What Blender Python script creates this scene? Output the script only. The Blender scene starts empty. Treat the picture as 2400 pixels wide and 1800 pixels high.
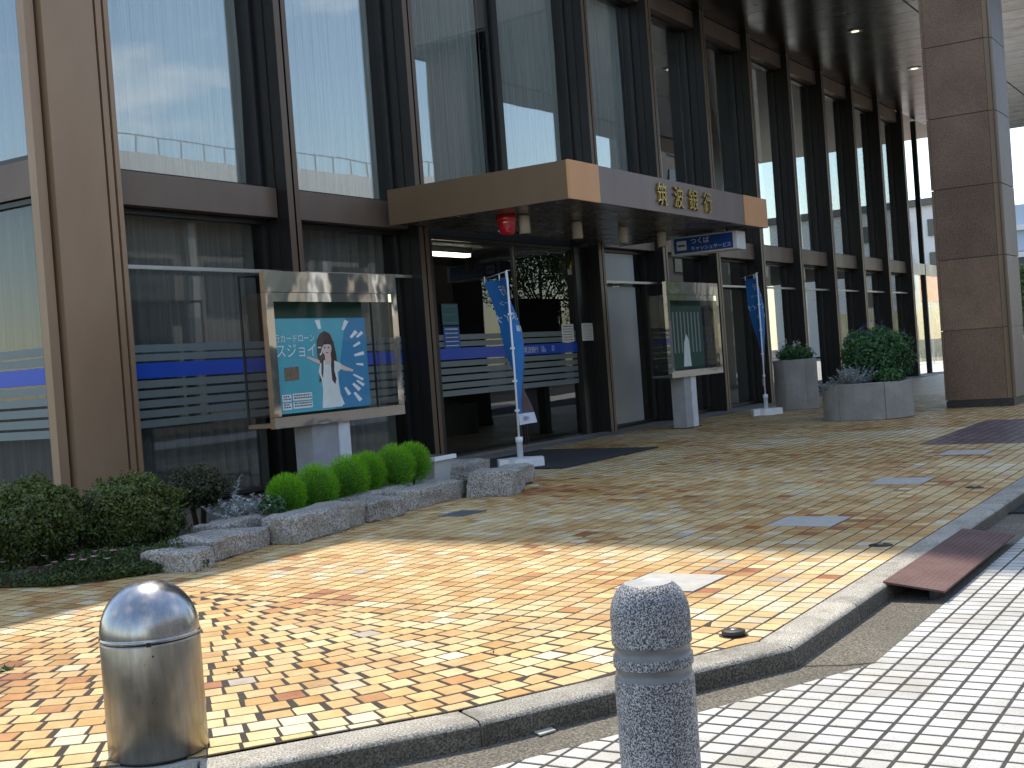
import bpy, bmesh, math, random
import numpy as np
from mathutils import Vector, Matrix, noise as mnoise
random.seed(7); rng = np.random.default_rng(7)
R = math.radians
SC = bpy.context.scene
COL = SC.collection
PI = math.pi

# ---------------------------------------------------------------- camera
cam_d = bpy.data.cameras.new('camera'); cam = bpy.data.objects.new('camera', cam_d); COL.objects.link(cam)
cam_d.sensor_width = 36.0; cam_d.lens = 36.0 * 2949.46 / 2400.0
cam_d.clip_start = 0.05; cam_d.clip_end = 2000
def cam_matrix(yaw, pitch, roll, loc):
    fw = Vector((math.cos(yaw) * math.cos(pitch), math.sin(yaw) * math.cos(pitch), math.sin(pitch)))
    r = fw.cross(Vector((0, 0, 1))).normalized(); u = r.cross(fw)
    c, s = math.cos(roll), math.sin(roll)
    r2 = c * r + s * u; u2 = -s * r + c * u
    m = Matrix((r2, u2, -fw)).transposed().to_4x4(); m.translation = loc
    return m
CAMM = cam_matrix(R(31.997), R(-.839), R(-4.240), Vector((0, 0, 1.25)))
cam.matrix_world = CAMM
SC.camera = cam
CINV = CAMM.inverted()
def in_view(p, mx=1.08):
    v = CINV @ Vector(p)
    if v.z > -.1: return False
    return abs(v.x / -v.z) < .4069 * mx and abs(v.y / -v.z) < .3052 * mx

# ---------------------------------------------------------------- sky, sun, exposure
SUN_A, SUN_B = .420, .396                  # ground shift per metre of height
sun_el = math.atan(1 / math.hypot(SUN_A, SUN_B)); sun_az = math.atan2(SUN_A, SUN_B)
W = bpy.data.worlds.new('World'); SC.world = W; W.use_nodes = True
nt = W.node_tree; nt.nodes.clear()
wo = nt.nodes.new('ShaderNodeOutputWorld'); bg = nt.nodes.new('ShaderNodeBackground')
sky = nt.nodes.new('ShaderNodeTexSky'); sky.sky_type = 'NISHITA'; sky.sun_disc = False
sky.sun_elevation = sun_el; sky.sun_rotation = sun_az; sky.air_density = 1.15; sky.dust_density = .35; sky.ozone_density = 2.2
tc = nt.nodes.new('ShaderNodeTexCoord'); sep = nt.nodes.new('ShaderNodeSeparateXYZ')
nt.links.new(tc.outputs['Generated'], sep.inputs[0])
mp = nt.nodes.new('ShaderNodeMapping'); mp.inputs['Scale'].default_value = (1.0, 1.0, 2.6); mp.inputs['Location'].default_value = (3.1, 1.7, .4)
nt.links.new(tc.outputs['Generated'], mp.inputs[0])
nz = nt.nodes.new('ShaderNodeTexNoise'); nz.inputs['Scale'].default_value = 2.3; nz.inputs['Detail'].default_value = 9; nz.inputs['Roughness'].default_value = .58
nt.links.new(mp.outputs[0], nz.inputs['Vector'])
cr = nt.nodes.new('ShaderNodeValToRGB'); cr.color_ramp.elements[0].position = .54; cr.color_ramp.elements[1].position = .74
nt.links.new(nz.outputs['Fac'], cr.inputs[0])
mixc = nt.nodes.new('ShaderNodeMix'); mixc.data_type = 'RGBA'
mixc.inputs['B'].default_value = (7.6, 7.8, 8.1, 1)
nt.links.new(cr.outputs[0], mixc.inputs['Factor']); nt.links.new(sky.outputs[0], mixc.inputs['A'])
nt.links.new(mixc.outputs['Result'], bg.inputs[0]); bg.inputs[1].default_value = .15
nt.links.new(bg.outputs[0], wo.inputs[0])
sd = bpy.data.lights.new('sun', 'SUN'); sun = bpy.data.objects.new('sun', sd); COL.objects.link(sun)
sd.energy = 2.55; sd.angle = R(.53); sd.color = (1, .955, .88)
sun.rotation_euler = Vector((SUN_A, SUN_B, 1)).to_track_quat('Z', 'Y').to_euler()
sun.location = (10, 20, 60)
SC.view_settings.view_transform = 'Standard'; SC.view_settings.look = 'None'
SC.view_settings.exposure = 1.08; SC.view_settings.gamma = 1.0
SC.view_settings.use_white_balance = True; SC.view_settings.white_balance_temperature = 7100
SC.cycles.max_bounces = 8; SC.cycles.transparent_max_bounces = 16; SC.cycles.glossy_bounces = 5
SC.cycles.sample_clamp_indirect = 6
SC.cycles.use_denoising = True

# ---------------------------------------------------------------- materials
class NT:
    def __init__(s, name):
        s.m = bpy.data.materials.new(name); s.m.use_nodes = True
        s.t = s.m.node_tree; s.b = s.t.nodes['Principled BSDF']; s.out = s.t.nodes['Material Output']
    def n(s, typ, **kw):
        x = s.t.nodes.new('ShaderNode' + typ)
        for k, v in kw.items():
            if k in x.inputs: x.inputs[k].default_value = v
            else: setattr(x, k, v)
        return x
    def l(s, a, b): s.t.links.new(a, b)
    def coord(s, kind='Object'): return s.n('TexCoord').outputs[kind]
    def noise(s, scale, detail=4, rough=.55, vec=None, kind='Object'):
        x = s.n('TexNoise', Scale=scale, Detail=detail, Roughness=rough)
        s.l(vec if vec is not None else s.coord(kind), x.inputs['Vector']); return x.outputs['Fac']
    def ramp(s, fac, stops):
        r = s.n('ValToRGB'); e = r.color_ramp.elements
        while len(e) < len(stops): e.new(.5)
        for i, (p, c) in enumerate(stops):
            e[i].position = p; e[i].color = (c[0], c[1], c[2], 1) if len(c) >= 3 else (c[0],) * 3 + (1,)
        s.l(fac, r.inputs[0]); return r.outputs[0]
    def mix(s, fac, a, b, blend='MIX'):
        x = s.n('Mix', data_type='RGBA', blend_type=blend)
        for sock, v in (('Factor', fac), ('A', a), ('B', b)):
            i = x.inputs[sock]
            if hasattr(v, 'links'): s.l(v, i)
            else: i.default_value = v if not isinstance(v, tuple) or len(v) == 4 else v + (1,)
        return x.outputs['Result']
    def bump(s, h, strength=.3, dist=.01):
        x = s.n('Bump', Strength=strength, Distance=dist); s.l(h, x.inputs['Height']); s.l(x.outputs[0], s.b.inputs['Normal'])
    def set(s, col=None, rough=None, metal=None, **kw):
        if col is not None:
            i = s.b.inputs['Base Color']
            if hasattr(col, 'links'): s.l(col, i)
            else: i.default_value = tuple(col)[:3] + (1,)
        if rough is not None:
            if hasattr(rough, 'links'): s.l(rough, s.b.inputs['Roughness'])
            else: s.b.inputs['Roughness'].default_value = rough
        if metal is not None: s.b.inputs['Metallic'].default_value = metal
        for k, v in kw.items(): s.b.inputs[k].default_value = v
        return s.m
M = {}
def plain(name, col, rough=.5, metal=0, var=.12, scale=8, bump=0, bscale=60, **kw):
    x = NT(name); f = x.noise(scale, 5)
    c = x.ramp(f, [(.25, tuple(v * (1 - var) for v in col)), (.75, tuple(min(1, v * (1 + var)) for v in col))])
    x.set(c, rough, metal, **kw)
    if bump: x.bump(x.noise(bscale, 4), bump, .004)
    M[name] = x.m; return x.m

def mat_tile(name, use_attr):
    x = NT(name)
    if use_attr: c = x.n('Attribute', attribute_name='tcol').outputs['Color']
    else: c = x.n('ObjectInfo').outputs['Color']
    geo = x.n('NewGeometry').outputs['Position']
    f = x.noise(38, 6, .65, geo); f2 = x.noise(3.0, 4, .6, geo)
    c2 = x.mix(x.ramp(f, [(.35, (0,)), (.75, (1,))]), c, x.mix(1.0, c, (.80, .74, .66), 'MULTIPLY'))
    c3 = x.mix(x.ramp(f2, [(.42, (0,)), (.72, (.55,))]), c2, x.mix(1.0, c2, (.72, .70, .68), 'MULTIPLY'))
    f4 = x.noise(.9, 6, .7, geo); c3 = x.mix(x.ramp(f4, [(.46, (0,)), (.62, (.6,))]), c3, x.mix(1.0, c3, (.74, .66, .56), 'MULTIPLY'))
    f3 = x.noise(240, 3, .7, geo)
    c4 = x.mix(x.ramp(f3, [(.62, (0,)), (.75, (.5,))]), c3, x.mix(1.0, c3, (.5, .42, .35), 'MULTIPLY'))
    rg = x.ramp(x.noise(9, 4, .6, geo), [(.3, (.36,)), (.7, (.62,))])
    x.set(c4, rg); x.bump(f, .25, .002); M[name] = x.m
mat_tile('tile_single', False); mat_tile('tile_field', True)
def mat_white(name, use_attr):
    x = NT(name)
    c = x.n('Attribute', attribute_name='tcol').outputs['Color'] if use_attr else x.n('ObjectInfo').outputs['Color']
    geo = x.n('NewGeometry').outputs['Position']
    v = x.noise(150, 2, .6, geo)
    c2 = x.mix(x.ramp(v, [(.56, (0,)), (.66, (.8,))]), c, (.26, .25, .22))
    c3 = x.mix(x.ramp(x.noise(2.2, 5, .6, geo), [(.42, (0,)), (.62, (.75,))]), c2, x.mix(1.0, c2, (.74, .71, .64), 'MULTIPLY'))
    c3 = x.mix(x.ramp(x.noise(14, 5, .7, geo), [(.55, (0,)), (.75, (.6,))]), c3, x.mix(1.0, c3, (.72, .69, .62), 'MULTIPLY'))
    x.set(c3, .6); x.bump(x.noise(120, 4, .6, geo), .2, .002); M[name] = x.m
mat_white('white_tile_single', False); mat_white('white_tile_field', True)

def speckle(name, base, dark, light, scale=120, rough=.75, bump=.3, big=2.0, stain=None, lo=.42, hi=.6):
    x = NT(name); geo = x.n('NewGeometry').outputs['Position']
    f = x.noise(scale, 3, .75, geo)
    c = x.ramp(f, [(lo, dark), ((lo + hi) / 2, base), (hi, light)])
    g2 = x.ramp(x.noise(big, 5, .6, geo), [(.35, (.72,)), (.7, (1.08,))])
    c = x.mix(1.0, c, g2, 'MULTIPLY')
    if stain:
        c = x.mix(x.ramp(x.noise(5.5, 6, .7, geo), [(.5, (0,)), (.66, (.75,))]), c, stain)
    rv = x.n('MapRange'); rv.inputs['To Min'].default_value = .86; rv.inputs['To Max'].default_value = 1.12; x.l(x.n('ObjectInfo').outputs['Random'], rv.inputs[0])
    c = x.mix(1.0, c, rv.outputs[0], 'MULTIPLY')
    x.set(c, rough); x.bump(x.noise(scale * .5, 5, .7, geo), bump, .006); M[name] = x.m
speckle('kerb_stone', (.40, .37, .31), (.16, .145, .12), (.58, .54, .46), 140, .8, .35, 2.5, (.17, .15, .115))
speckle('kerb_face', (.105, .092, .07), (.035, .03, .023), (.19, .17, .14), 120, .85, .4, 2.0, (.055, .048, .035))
speckle('granite_block', (.36, .34, .31), (.15, .14, .13), (.52, .50, .46), 65, .85, .7, 3.0, (.25, .21, .165))
speckle('granite_bollard', (.14, .14, .147), (.02, .02, .022), (.50, .50, .52), 190, .5, .15, 3, None, .42, .58)
speckle('planter_stone', (.34, .33, .31), (.24, .23, .215), (.44, .43, .41), 160, .8, .2, 2)
speckle('gutter_concrete', (.15, .132, .10), (.058, .051, .038), (.25, .222, .172), 95, .9, .5, 1.6, (.10, .09, .07))
speckle('asphalt', (.055, .054, .052), (.035, .035, .035), (.085, .083, .08), 90, .9, .5, .8)
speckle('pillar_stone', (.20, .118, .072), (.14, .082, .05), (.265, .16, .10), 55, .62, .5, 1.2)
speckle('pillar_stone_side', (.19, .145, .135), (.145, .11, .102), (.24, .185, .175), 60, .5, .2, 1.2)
speckle('base_stone', (.24, .23, .215), (.15, .145, .135), (.33, .315, .295), 90, .7, .2, 1.5)
speckle('soil', (.06, .045, .03), (.03, .022, .015), (.10, .08, .055), 60, .95, .9, 3)
plain('grout', (.036, .028, .020), .95, 0, .35, 30)
plain('grout_grey', (.045, .042, .037), .95, 0, .3, 14)

def bronze(name, col, rough=.38, metal=.55, streak=.07):
    x = NT(name); mpn = x.n('Mapping'); mpn.inputs['Scale'].default_value = (1.4, 1.4, .5)
    x.l(x.n('NewGeometry').outputs['Position'], mpn.inputs[0])
    f = x.noise(2.2, 6, .6, mpn.outputs[0])
    c = x.ramp(f, [(.28, tuple(v * (1 - streak) for v in col)), (.72, tuple(v * (1 + streak) for v in col))])
    rg = x.ramp(x.noise(1.3, 4, .6, mpn.outputs[0]), [(.3, (rough * .85,)), (.7, (rough * 1.25,))])
    x.set(c, rg, metal); M[name] = x.m
bronze('bronze', (.325, .21, .128), .42, .2)
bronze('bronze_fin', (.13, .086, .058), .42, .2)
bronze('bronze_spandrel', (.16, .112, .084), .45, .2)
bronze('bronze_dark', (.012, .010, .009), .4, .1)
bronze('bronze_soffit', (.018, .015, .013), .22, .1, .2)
bronze('canopy_side', (.17, .108, .06), .45, .2)
bronze('canopy_front', (.185, .138, .128), .42, .2)
bronze('canopy_corner', (.66, .33, .15), .5, .05, .06)
bronze('canopy_soffit', (.14, .12, .10), .25, .4)
bronze('rail_metal', (.42, .42, .42), .35, .8)
plain('black_frame', (.012, .012, .013), .4)
plain('dark_interior', (.035, .034, .033), .8)
plain('interior_wall', (.10, .095, .09), .8)
plain('interior_ceiling', (.42, .42, .40), .7)
plain('tall_block', (.20, .165, .145), .6, 0, .1, .6)

def glass(name, f0=.05, tint=(.84, .87, .86), rough=0.0, pwr=4.4):
    x = NT(name); x.t.nodes.remove(x.b)
    lw = x.n('LayerWeight', Blend=.5); pw = x.n('Math', operation='POWER'); x.l(lw.outputs['Facing'], pw.inputs[0]); pw.inputs[1].default_value = pwr
    fr = x.n('MapRange'); fr.inputs['To Min'].default_value = f0; fr.inputs['To Max'].default_value = 1.0; x.l(pw.outputs[0], fr.inputs[0])
    tr = x.n('BsdfTransparent'); tr.inputs[0].default_value = tint + (1,)
    gl = x.n('BsdfGlossy', Roughness=rough); gl.inputs['Color'].default_value = (.96, .98, 1, 1)
    # faint waviness of old float glass
    b = x.n('Bump', Strength=.022, Distance=.05); x.l(x.noise(.9, 2, .4, x.n('NewGeometry').outputs['Position']), b.inputs['Height'])
    x.l(b.outputs[0], gl.inputs['Normal'])
    mx = x.n('MixShader'); x.l(fr.outputs[0], mx.inputs[0]); x.l(tr.outputs[0], mx.inputs[1]); x.l(gl.outputs[0], mx.inputs[2])
    x.l(mx.outputs[0], x.out.inputs[0]); M[name] = x.m
glass('window_glass', .15); glass('lower_glass', .045, (.80, .81, .80)); glass('door_glass', .035, (.50, .53, .53)); glass('case_glass', .010, (.97, .98, .975), 0.0, 6.5)
plain('frost_panel', (.40, .42, .41), .35, 0, .08, 1.2); plain('frost_band', (.165, .205, .205), .45, 0, .05); plain('blue_band', (.006, .075, .50), .35, 0, .05)
def curtain_mat(name, col):
    x = NT(name); mpn = x.n('Mapping'); mpn.inputs['Scale'].default_value = (60, 60, .6)
    x.l(x.n('NewGeometry').outputs['Position'], mpn.inputs[0])
    c = x.ramp(x.noise(1.0, 4, .6, mpn.outputs[0]), [(.3, tuple(v * .72 for v in col)), (.7, tuple(min(1, v * 1.15) for v in col))])
    x.set(c, .9); M[name] = x.m
curtain_mat('curtain_grey', (.62, .63, .61)); curtain_mat('curtain_deep', (.20, .21, .205)); curtain_mat('curtain_dark', (.30, .305, .295)); curtain_mat('curtain_light', (.88, .89, .87))
def steel(name, col, rough, streak=0, aniso=0):
    x = NT(name); mpn = x.n('Mapping'); mpn.inputs['Scale'].default_value = (3, 3, .35)
    x.l(x.n('TexCoord').outputs['Object'], mpn.inputs[0])
    f = x.noise(14, 6, .65, mpn.outputs[0])
    c = x.ramp(f, [(.3, tuple(v * (1 - streak) for v in col)), (.7, col)])
    rg = x.ramp(x.noise(18, 6, .7), [(.3, (rough * .8,)), (.75, (rough * 1.4,))])
    x.set(c, rg, 1.0); M[name] = x.m
steel('steel_brushed', (.37, .34, .295), .34, .32); steel('steel_dome', (.40, .40, .41), .24, .28)
def wavy():
    x = NT('steel_mirror'); x.set((.70, .675, .63), .04, 1.0); x.bump(x.noise(2.2, 2, .4, x.n('NewGeometry').outputs['Position']), .07, .05); M['steel_mirror'] = x.m
wavy()
steel('gold_letter', (.52, .38, .13), .28, .2)
plain('post_grey', (.30, .31, .34), .45); plain('post_white', (.62, .65, .70), .5)
plain('plastic_white', (.74, .76, .80), .45, 0, .04); plain('plastic_grey', (.42, .45, .45), .5, 0, .06)
plain('mat_black', (.016, .017, .019), .95, 0, .3, 40, .6, 300)
plain('flag_blue', (.012, .16, .46), .8, 0, .1); plain('white_print', (.82, .83, .85), .7, 0, .02)
plain('flag_figure', (.10, .055, .06), .85, 0, .3); plain('flag_foot', (.62, .64, .74), .8, 0, .05)
plain('sign_blue', (.006, .065, .30), .3, 0, .04); plain('sign_cap', (.66, .68, .68), .4, 0, .04)
plain('lamp_beige', (.50, .45, .36), .5, 0, .05)
plain('poster_teal', (.075, .40, .50), .6, 0, .06); plain('poster_blue', (.03, .22, .42), .6, 0, .06)
plain('board_green', (.010, .060, .042), .8, 0, .12); plain('hair_brown', (.055, .022, .016), .6, 0, .2)
plain('skin', (.74, .56, .50), .6, 0, .04); plain('dress_white', (.74, .77, .76), .6, 0, .06, 14); plain('photo_brown', (.20, .13, .08), .6, 0, .4, 30)
plain('paper', (.78, .78, .76), .7, 0, .02); plain('ink', (.04, .05, .09), .7); plain('notice_blue', (.012, .10, .36), .5, 0, .05); plain('notice_teal', (.02, .12, .15), .5, 0, .2)
plain('yellow', (.75, .55, .03), .5); plain('red_board', (.65, .10, .05), .5)
def mat_red():
    x = NT('red_lens'); x.set((.55, .008, .02), .12, 0); x.b.inputs['Coat Weight'].default_value = .8; M['red_lens'] = x.m
mat_red()
def emit(name, col, st):
    x = NT(name); x.set((.8, .8, .8), .5); x.b.inputs['Emission Color'].default_value = col + (1,); x.b.inputs['Emission Strength'].default_value = st; M[name] = x.m
emit('tube_light', (1, .97, .80), 9.0); emit('downlight_glow', (1, .93, .70), .7)
def ramp_plate():
    x = NT('plate_red'); geo = x.n('NewGeometry').outputs['Position']
    c = x.ramp(x.noise(160, 3, .7, geo), [(.35, (.060, .024, .02)), (.6, (.135, .058, .05)), (.75, (.23, .13, .115))])
    x.set(x.mix(x.ramp(x.noise(4, 5, .6, geo), [(.4, (0,)), (.7, (.5,))]), c, (.17, .11, .095)), .6, .2); x.bump(x.noise(130, 2, .5, geo), .8, .004); M['plate_red'] = x.m
ramp_plate()
plain('iron', (.045, .043, .042), .55, .6, .3, 20); plain('drain_plate', (.10, .13, .14), .5, .3, .15)
plain('slab_grey', (.40, .385, .35), .6, 0, .14, 14, .3, 120)
plain('band_stone', (.17, .17, .17), .35, 0, .15, 20); plain('cap_stone', (.36, .36, .35), .6, 0, .15, 30)
plain('bark', (.06, .045, .03), .9, 0, .3, 20, .6, 60)
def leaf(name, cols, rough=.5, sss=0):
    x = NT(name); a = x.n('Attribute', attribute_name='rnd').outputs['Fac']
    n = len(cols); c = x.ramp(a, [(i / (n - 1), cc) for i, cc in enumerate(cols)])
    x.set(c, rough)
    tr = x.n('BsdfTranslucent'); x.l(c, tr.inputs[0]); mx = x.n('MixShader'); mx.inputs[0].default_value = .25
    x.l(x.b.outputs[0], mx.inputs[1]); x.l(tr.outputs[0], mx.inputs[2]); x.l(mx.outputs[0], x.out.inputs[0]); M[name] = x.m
leaf('leaf_kochia', [(.06, .22, .004), (.125, .37, .007), (.22, .52, .015)], .55)
leaf('leaf_box', [(.020, .036, .008), (.060, .095, .014), (.15, .19, .03)], .5)
leaf('leaf_dark', [(.020, .026, .012), (.035, .045, .016), (.075, .065, .03)], .5)
leaf('leaf_silver', [(.26, .29, .28), (.42, .46, .46), (.62, .66, .66)], .7)
leaf('leaf_green', [(.018, .065, .018), (.035, .11, .025), (.075, .19, .04)], .45)
leaf('leaf_bush', [(.018, .06, .02), (.04, .12, .035), (.09, .22, .06)], .45)
leaf('leaf_cover', [(.02, .045, .012), (.045, .085, .02), (.10, .13, .03)], .55)
leaf('petal_pink', [(.45, .08, .22), (.62, .25, .38), (.70, .55, .52)], .6)
leaf('petal_violet', [(.06, .05, .22), (.10, .09, .30), (.2, .18, .4)], .6)
leaf('petal_white', [(.55, .5, .5), (.75, .72, .72), (.8, .8, .8)], .6)
leaf('leaf_tree', [(.02, .05, .015), (.04, .085, .02), (.08, .14, .03)], .5)
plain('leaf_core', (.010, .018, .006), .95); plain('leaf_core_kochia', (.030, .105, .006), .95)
plain('opp_white', (.80, .79, .76), .6, 0, .04, .4); plain('opp_wall', (.42, .37, .31), .7, 0, .1, .5); plain('opp_glass', (.04, .05, .06), .1); plain('opp_roof', (.14, .13, .12), .8)
plain('far_blue', (.45, .55, .66), .6, 0, .05); plain('far_white', (.75, .75, .74), .6, 0, .05); plain('hoarding', (.46, .46, .30), .8, 0, .25, 3); plain('hedge_core', (.02, .05, .015), .9)
plain('pale_paving', (.62, .60, .56), .8, 0, .1, 1.5); plain('concrete_pole', (.34, .33, .31), .8); plain('car_white', (.75, .76, .78), .25); plain('tyre', (.02, .02, .02), .8)

# ---------------------------------------------------------------- helpers
def link(o, parent=None):
    COL.objects.link(o)
    if parent is not None:
        o.parent = parent
        o.matrix_parent_inverse = Matrix.Translation(parent_world(parent)).inverted()
    return o
def parent_world(p):
    v = Vector(p.location)
    while p.parent is not None:
        # all our parents only translate; children are stored in world coordinates
        break
    return v
def tag(o, label=None, cat=None, group=None, kind=None):
    if label: o['label'] = label
    if cat: o['category'] = cat
    if group: o['group'] = group
    if kind: o['kind'] = kind
    return o
def thing(name, loc, label, cat, group=None):
    o = bpy.data.objects.new(name, None); o.empty_display_size = .1; o.location = loc; COL.objects.link(o)
    return tag(o, label, cat, group)

class MB:
    """collects faces in world coordinates"""
    def __init__(s): s.v = []; s.f = []; s.mi = []; s.smooth = []; s.att = []
    def add(s, verts, faces, mi=0, smooth=False, att=None):
        o = len(s.v); s.v.extend([tuple(p) for p in verts])
        for k, f in enumerate(faces):
            s.f.append([i + o for i in f]); s.mi.append(mi); s.smooth.append(smooth); s.att.append(att if att is not None else 0)
        return s
    def box(s, x0, x1, y0, y1, z0, z1, mi=0, mis=None):
        v = [(x0, y0, z0), (x1, y0, z0), (x1, y1, z0), (x0, y1, z0), (x0, y0, z1), (x1, y0, z1), (x1, y1, z1), (x0, y1, z1)]
        fs = [(0, 3, 2, 1), (4, 5, 6, 7), (0, 1, 5, 4), (1, 2, 6, 5), (2, 3, 7, 6), (3, 0, 4, 7)]  # bottom top -y +x +y -x
        for k, f in enumerate(fs): s.add([v[i] for i in f], [(0, 1, 2, 3)], mis[k] if mis else mi)
        return s
    def quad(s, a, b, c, d, mi=0): return s.add([a, b, c, d], [(0, 1, 2, 3)], mi)
    def prism(s, poly, z0, z1, mi=0, top_mi=None, zf=None):
        n = len(poly)
        lo = [(p[0], p[1], z0 + (zf(*p) if zf else 0)) for p in poly]; hi = [(p[0], p[1], z1 + (zf(*p) if zf else 0)) for p in poly]
        s.add(lo + hi, [tuple(range(n))[::-1]], mi); s.add(lo + hi, [tuple(range(n, 2 * n))], mi if top_mi is None else top_mi)
        s.add(lo + hi, [(i, (i + 1) % n, n + (i + 1) % n, n + i) for i in range(n)], mi); return s
    def lathe(s, prof, c=(0, 0, 0), seg=32, smooth=True, mi=0, cap=True, mif=None):
        n = len(prof); vs = []
        for j in range(seg):
            a = 2 * PI * j / seg
            for r, z in prof: vs.append((c[0] + r * math.cos(a), c[1] + r * math.sin(a), c[2] + z))
        for i in range(n - 1):
            fs = [(j * n + i, ((j + 1) % seg) * n + i, ((j + 1) % seg) * n + i + 1, j * n + i + 1) for j in range(seg)]
            s.add([], [], 0)
            o = len(s.v) if i == 0 else s._o
            if i == 0: s._o = o; s.v.extend(vs)
            for f in fs: s.f.append([k + s._o for k in f]); s.mi.append(mif(i) if mif else mi); s.smooth.append(smooth); s.att.append(0)
        if cap:
            s.f.append([s._o + j * n + n - 1 for j in range(seg)]); s.mi.append(mif(n - 2) if mif else mi); s.smooth.append(False); s.att.append(0)
            s.f.append([s._o + j * n for j in range(seg)][::-1]); s.mi.append(mif(0) if mif else mi); s.smooth.append(False); s.att.append(0)
        return s
    def tube(s, pts, r, seg=8, mi=0, smooth=True):
        pts = [Vector(p) for p in pts]; rings = []
        rr = r if isinstance(r, (list, tuple)) else [r] * len(pts)
        for i, p in enumerate(pts):
            d = (pts[min(i + 1, len(pts) - 1)] - pts[max(i - 1, 0)]).normalized()
            u = d.orthogonal().normalized() if i == 0 else (u - d * u.dot(d)).normalized()
            w = d.cross(u)
            rings.append([p + (u * math.cos(2 * PI * k / seg) + w * math.sin(2 * PI * k / seg)) * rr[i] for k in range(seg)])
        vs = [q for g in rings for q in g]; fs = []
        for i in range(len(pts) - 1):
            for k in range(seg): fs.append((i * seg + k, i * seg + (k + 1) % seg, (i + 1) * seg + (k + 1) % seg, (i + 1) * seg + k))
        fs.append(tuple(range(seg))[::-1]); fs.append(tuple(range((len(pts) - 1) * seg, len(pts) * seg)))
        return s.add(vs, fs, mi, smooth)
    def build(s, name, mats, parent=None, bevel=0, att=None, origin=None, segs=2):
        me = bpy.data.meshes.new(name); org = Vector(origin) if origin is not None else (Vector(parent.location) if False and parent else Vector((0, 0, 0)))
        vs = s.v if origin is None else [(p[0] - org.x, p[1] - org.y, p[2] - org.z) for p in s.v]
        me.from_pydata(vs, [], s.f)
        for m in (mats if isinstance(mats, (list, tuple)) else [mats]): me.materials.append(M[m] if isinstance(m, str) else m)
        me.polygons.foreach_set('material_index', s.mi); me.polygons.foreach_set('use_smooth', s.smooth)
        if att:
            if att == 'rnd':
                a = me.attributes.new('rnd', 'FLOAT', 'FACE'); a.data.foreach_set('value', np.asarray(s.att, dtype=np.float32))
            elif att == 'tcol':
                a = me.attributes.new('tcol', 'FLOAT_COLOR', 'FACE'); a.data.foreach_set('color', np.asarray(s.att, dtype=np.float32).ravel())
        me.update()
        o = bpy.data.objects.new(name, me); o.location = org
        COL.objects.link(o)
        if parent is not None:
            o.parent = parent; o.matrix_parent_inverse = Matrix.Translation(-wloc(parent))
        if bevel:
            md = o.modifiers.new('bevel', 'BEVEL'); md.width = bevel; md.segments = segs; md.limit_method = 'ANGLE'; md.angle_limit = R(40)
        return o
def wloc(p):
    # every parent is only translated, and children carry the inverse, so locations are world locations
    return Vector(p.location)

def bx(name, mat, parent, x0, x1, y0, y1, z0, z1, bevel=0, **kw):
    return MB().box(x0, x1, y0, y1, z0, z1).build(name, mat, parent, bevel)
def gz(x, y):
    """the plaza falls gently from the building towards the kerb"""
    return .0075 * max(0.0, min(y, 9.6) - 2.0)

def text_polys(body, size):
    cu = bpy.data.curves.new('txt', 'FONT'); cu.body = body; cu.size = size; cu.resolution_u = 3
    cu.align_x = 'LEFT'
    ob = bpy.data.objects.new('txt', cu); COL.objects.link(ob)
    dg = bpy.context.evaluated_depsgraph_get(); me = ob.evaluated_get(dg).to_mesh()
    vs = [tuple(v.co) for v in me.vertices]; fs = [tuple(p.vertices) for p in me.polygons]
    ob.evaluated_get(dg).to_mesh_clear(); bpy.data.objects.remove(ob); bpy.data.curves.remove(cu)
    return vs, fs
def text_mesh(name, body, size, mapper, mat, parent, depth=0.0, bold=0):
    """flat lettering laid through mapper(u, v, w) -> world; with depth the letters get real thickness"""
    vs, fs = text_polys(body, size)
    if not vs: return None
    b = MB(); n = len(vs)
    front = [mapper(x, y, depth) for x, y, _ in vs]
    b.add(front, fs)
    if depth:
        back = [mapper(x, y, 0) for x, y, _ in vs]
        ec = {}
        for f in fs:
            for i in range(len(f)):
                e = (f[i], f[(i + 1) % len(f)]); k = tuple(sorted(e)); ec.setdefault(k, []).append(e)
        o = len(b.v); b.v.extend(front + back)
        for k, l in ec.items():
            if len(l) == 1:
                i, j = l[0]; b.f.append([o + j, o + i, o + n + i, o + n + j]); b.mi.append(0); b.smooth.append(False); b.att.append(0)
    return b.build(name, mat, parent)

# ================================================================= SETTING
g = MB(); g.quad((-300, -300, -.13), (400, -300, -.13), (400, 400, -.13), (-300, 400, -.13))
tag(g.build('ground', 'asphalt'), 'grey asphalt street ground around the plaza', 'ground', kind='structure')

# ---- kerb line (inner edge), straight along the street then bending round to the left
P = .121; TS = .108
KI = [(70, 2.01), (5.05, 2.01), (4.40, 2.345), (3.755, 2.673), (2.98, 3.22), (2.42, 3.93), (2.05, 4.75), (1.9, 5.7), (1.88, 9.0)]
KO = [(70, 1.84), (5.0, 1.84), (4.325, 2.19), (3.665, 2.525), (2.86, 3.09), (2.27, 3.84), (1.88, 4.70), (1.73, 5.7), (1.71, 9.0)]
CX, CY = 5.38, 5.75
def clip_poly(poly, planes):
    for (a, b, c) in planes:               # keep a*x+b*y+c >= 0
        out = []
        for i in range(len(poly)):
            p, q = poly[i], poly[(i + 1) % len(poly)]
            dp = a * p[0] + b * p[1] + c; dq = a * q[0] + b * q[1] + c
            if dp >= 0: out.append(p)
            if (dp >= 0) != (dq >= 0):
                t = dp / (dp - dq); out.append((p[0] + (q[0] - p[0]) * t, p[1] + (q[1] - p[1]) * t))
        poly = out
        if len(poly) < 3: return []
    return poly
def planes_of(chain, off):
    ps = []
    for (x0, y0), (x1, y1) in zip(chain[:-1], chain[1:]):
        dx, dy = x1 - x0, y1 - y0; L = math.hypot(dx, dy); nx, ny = dy / L, -dx / L
        ps.append((nx, ny, -(nx * x0 + ny * y0) - off))
    return ps
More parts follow.
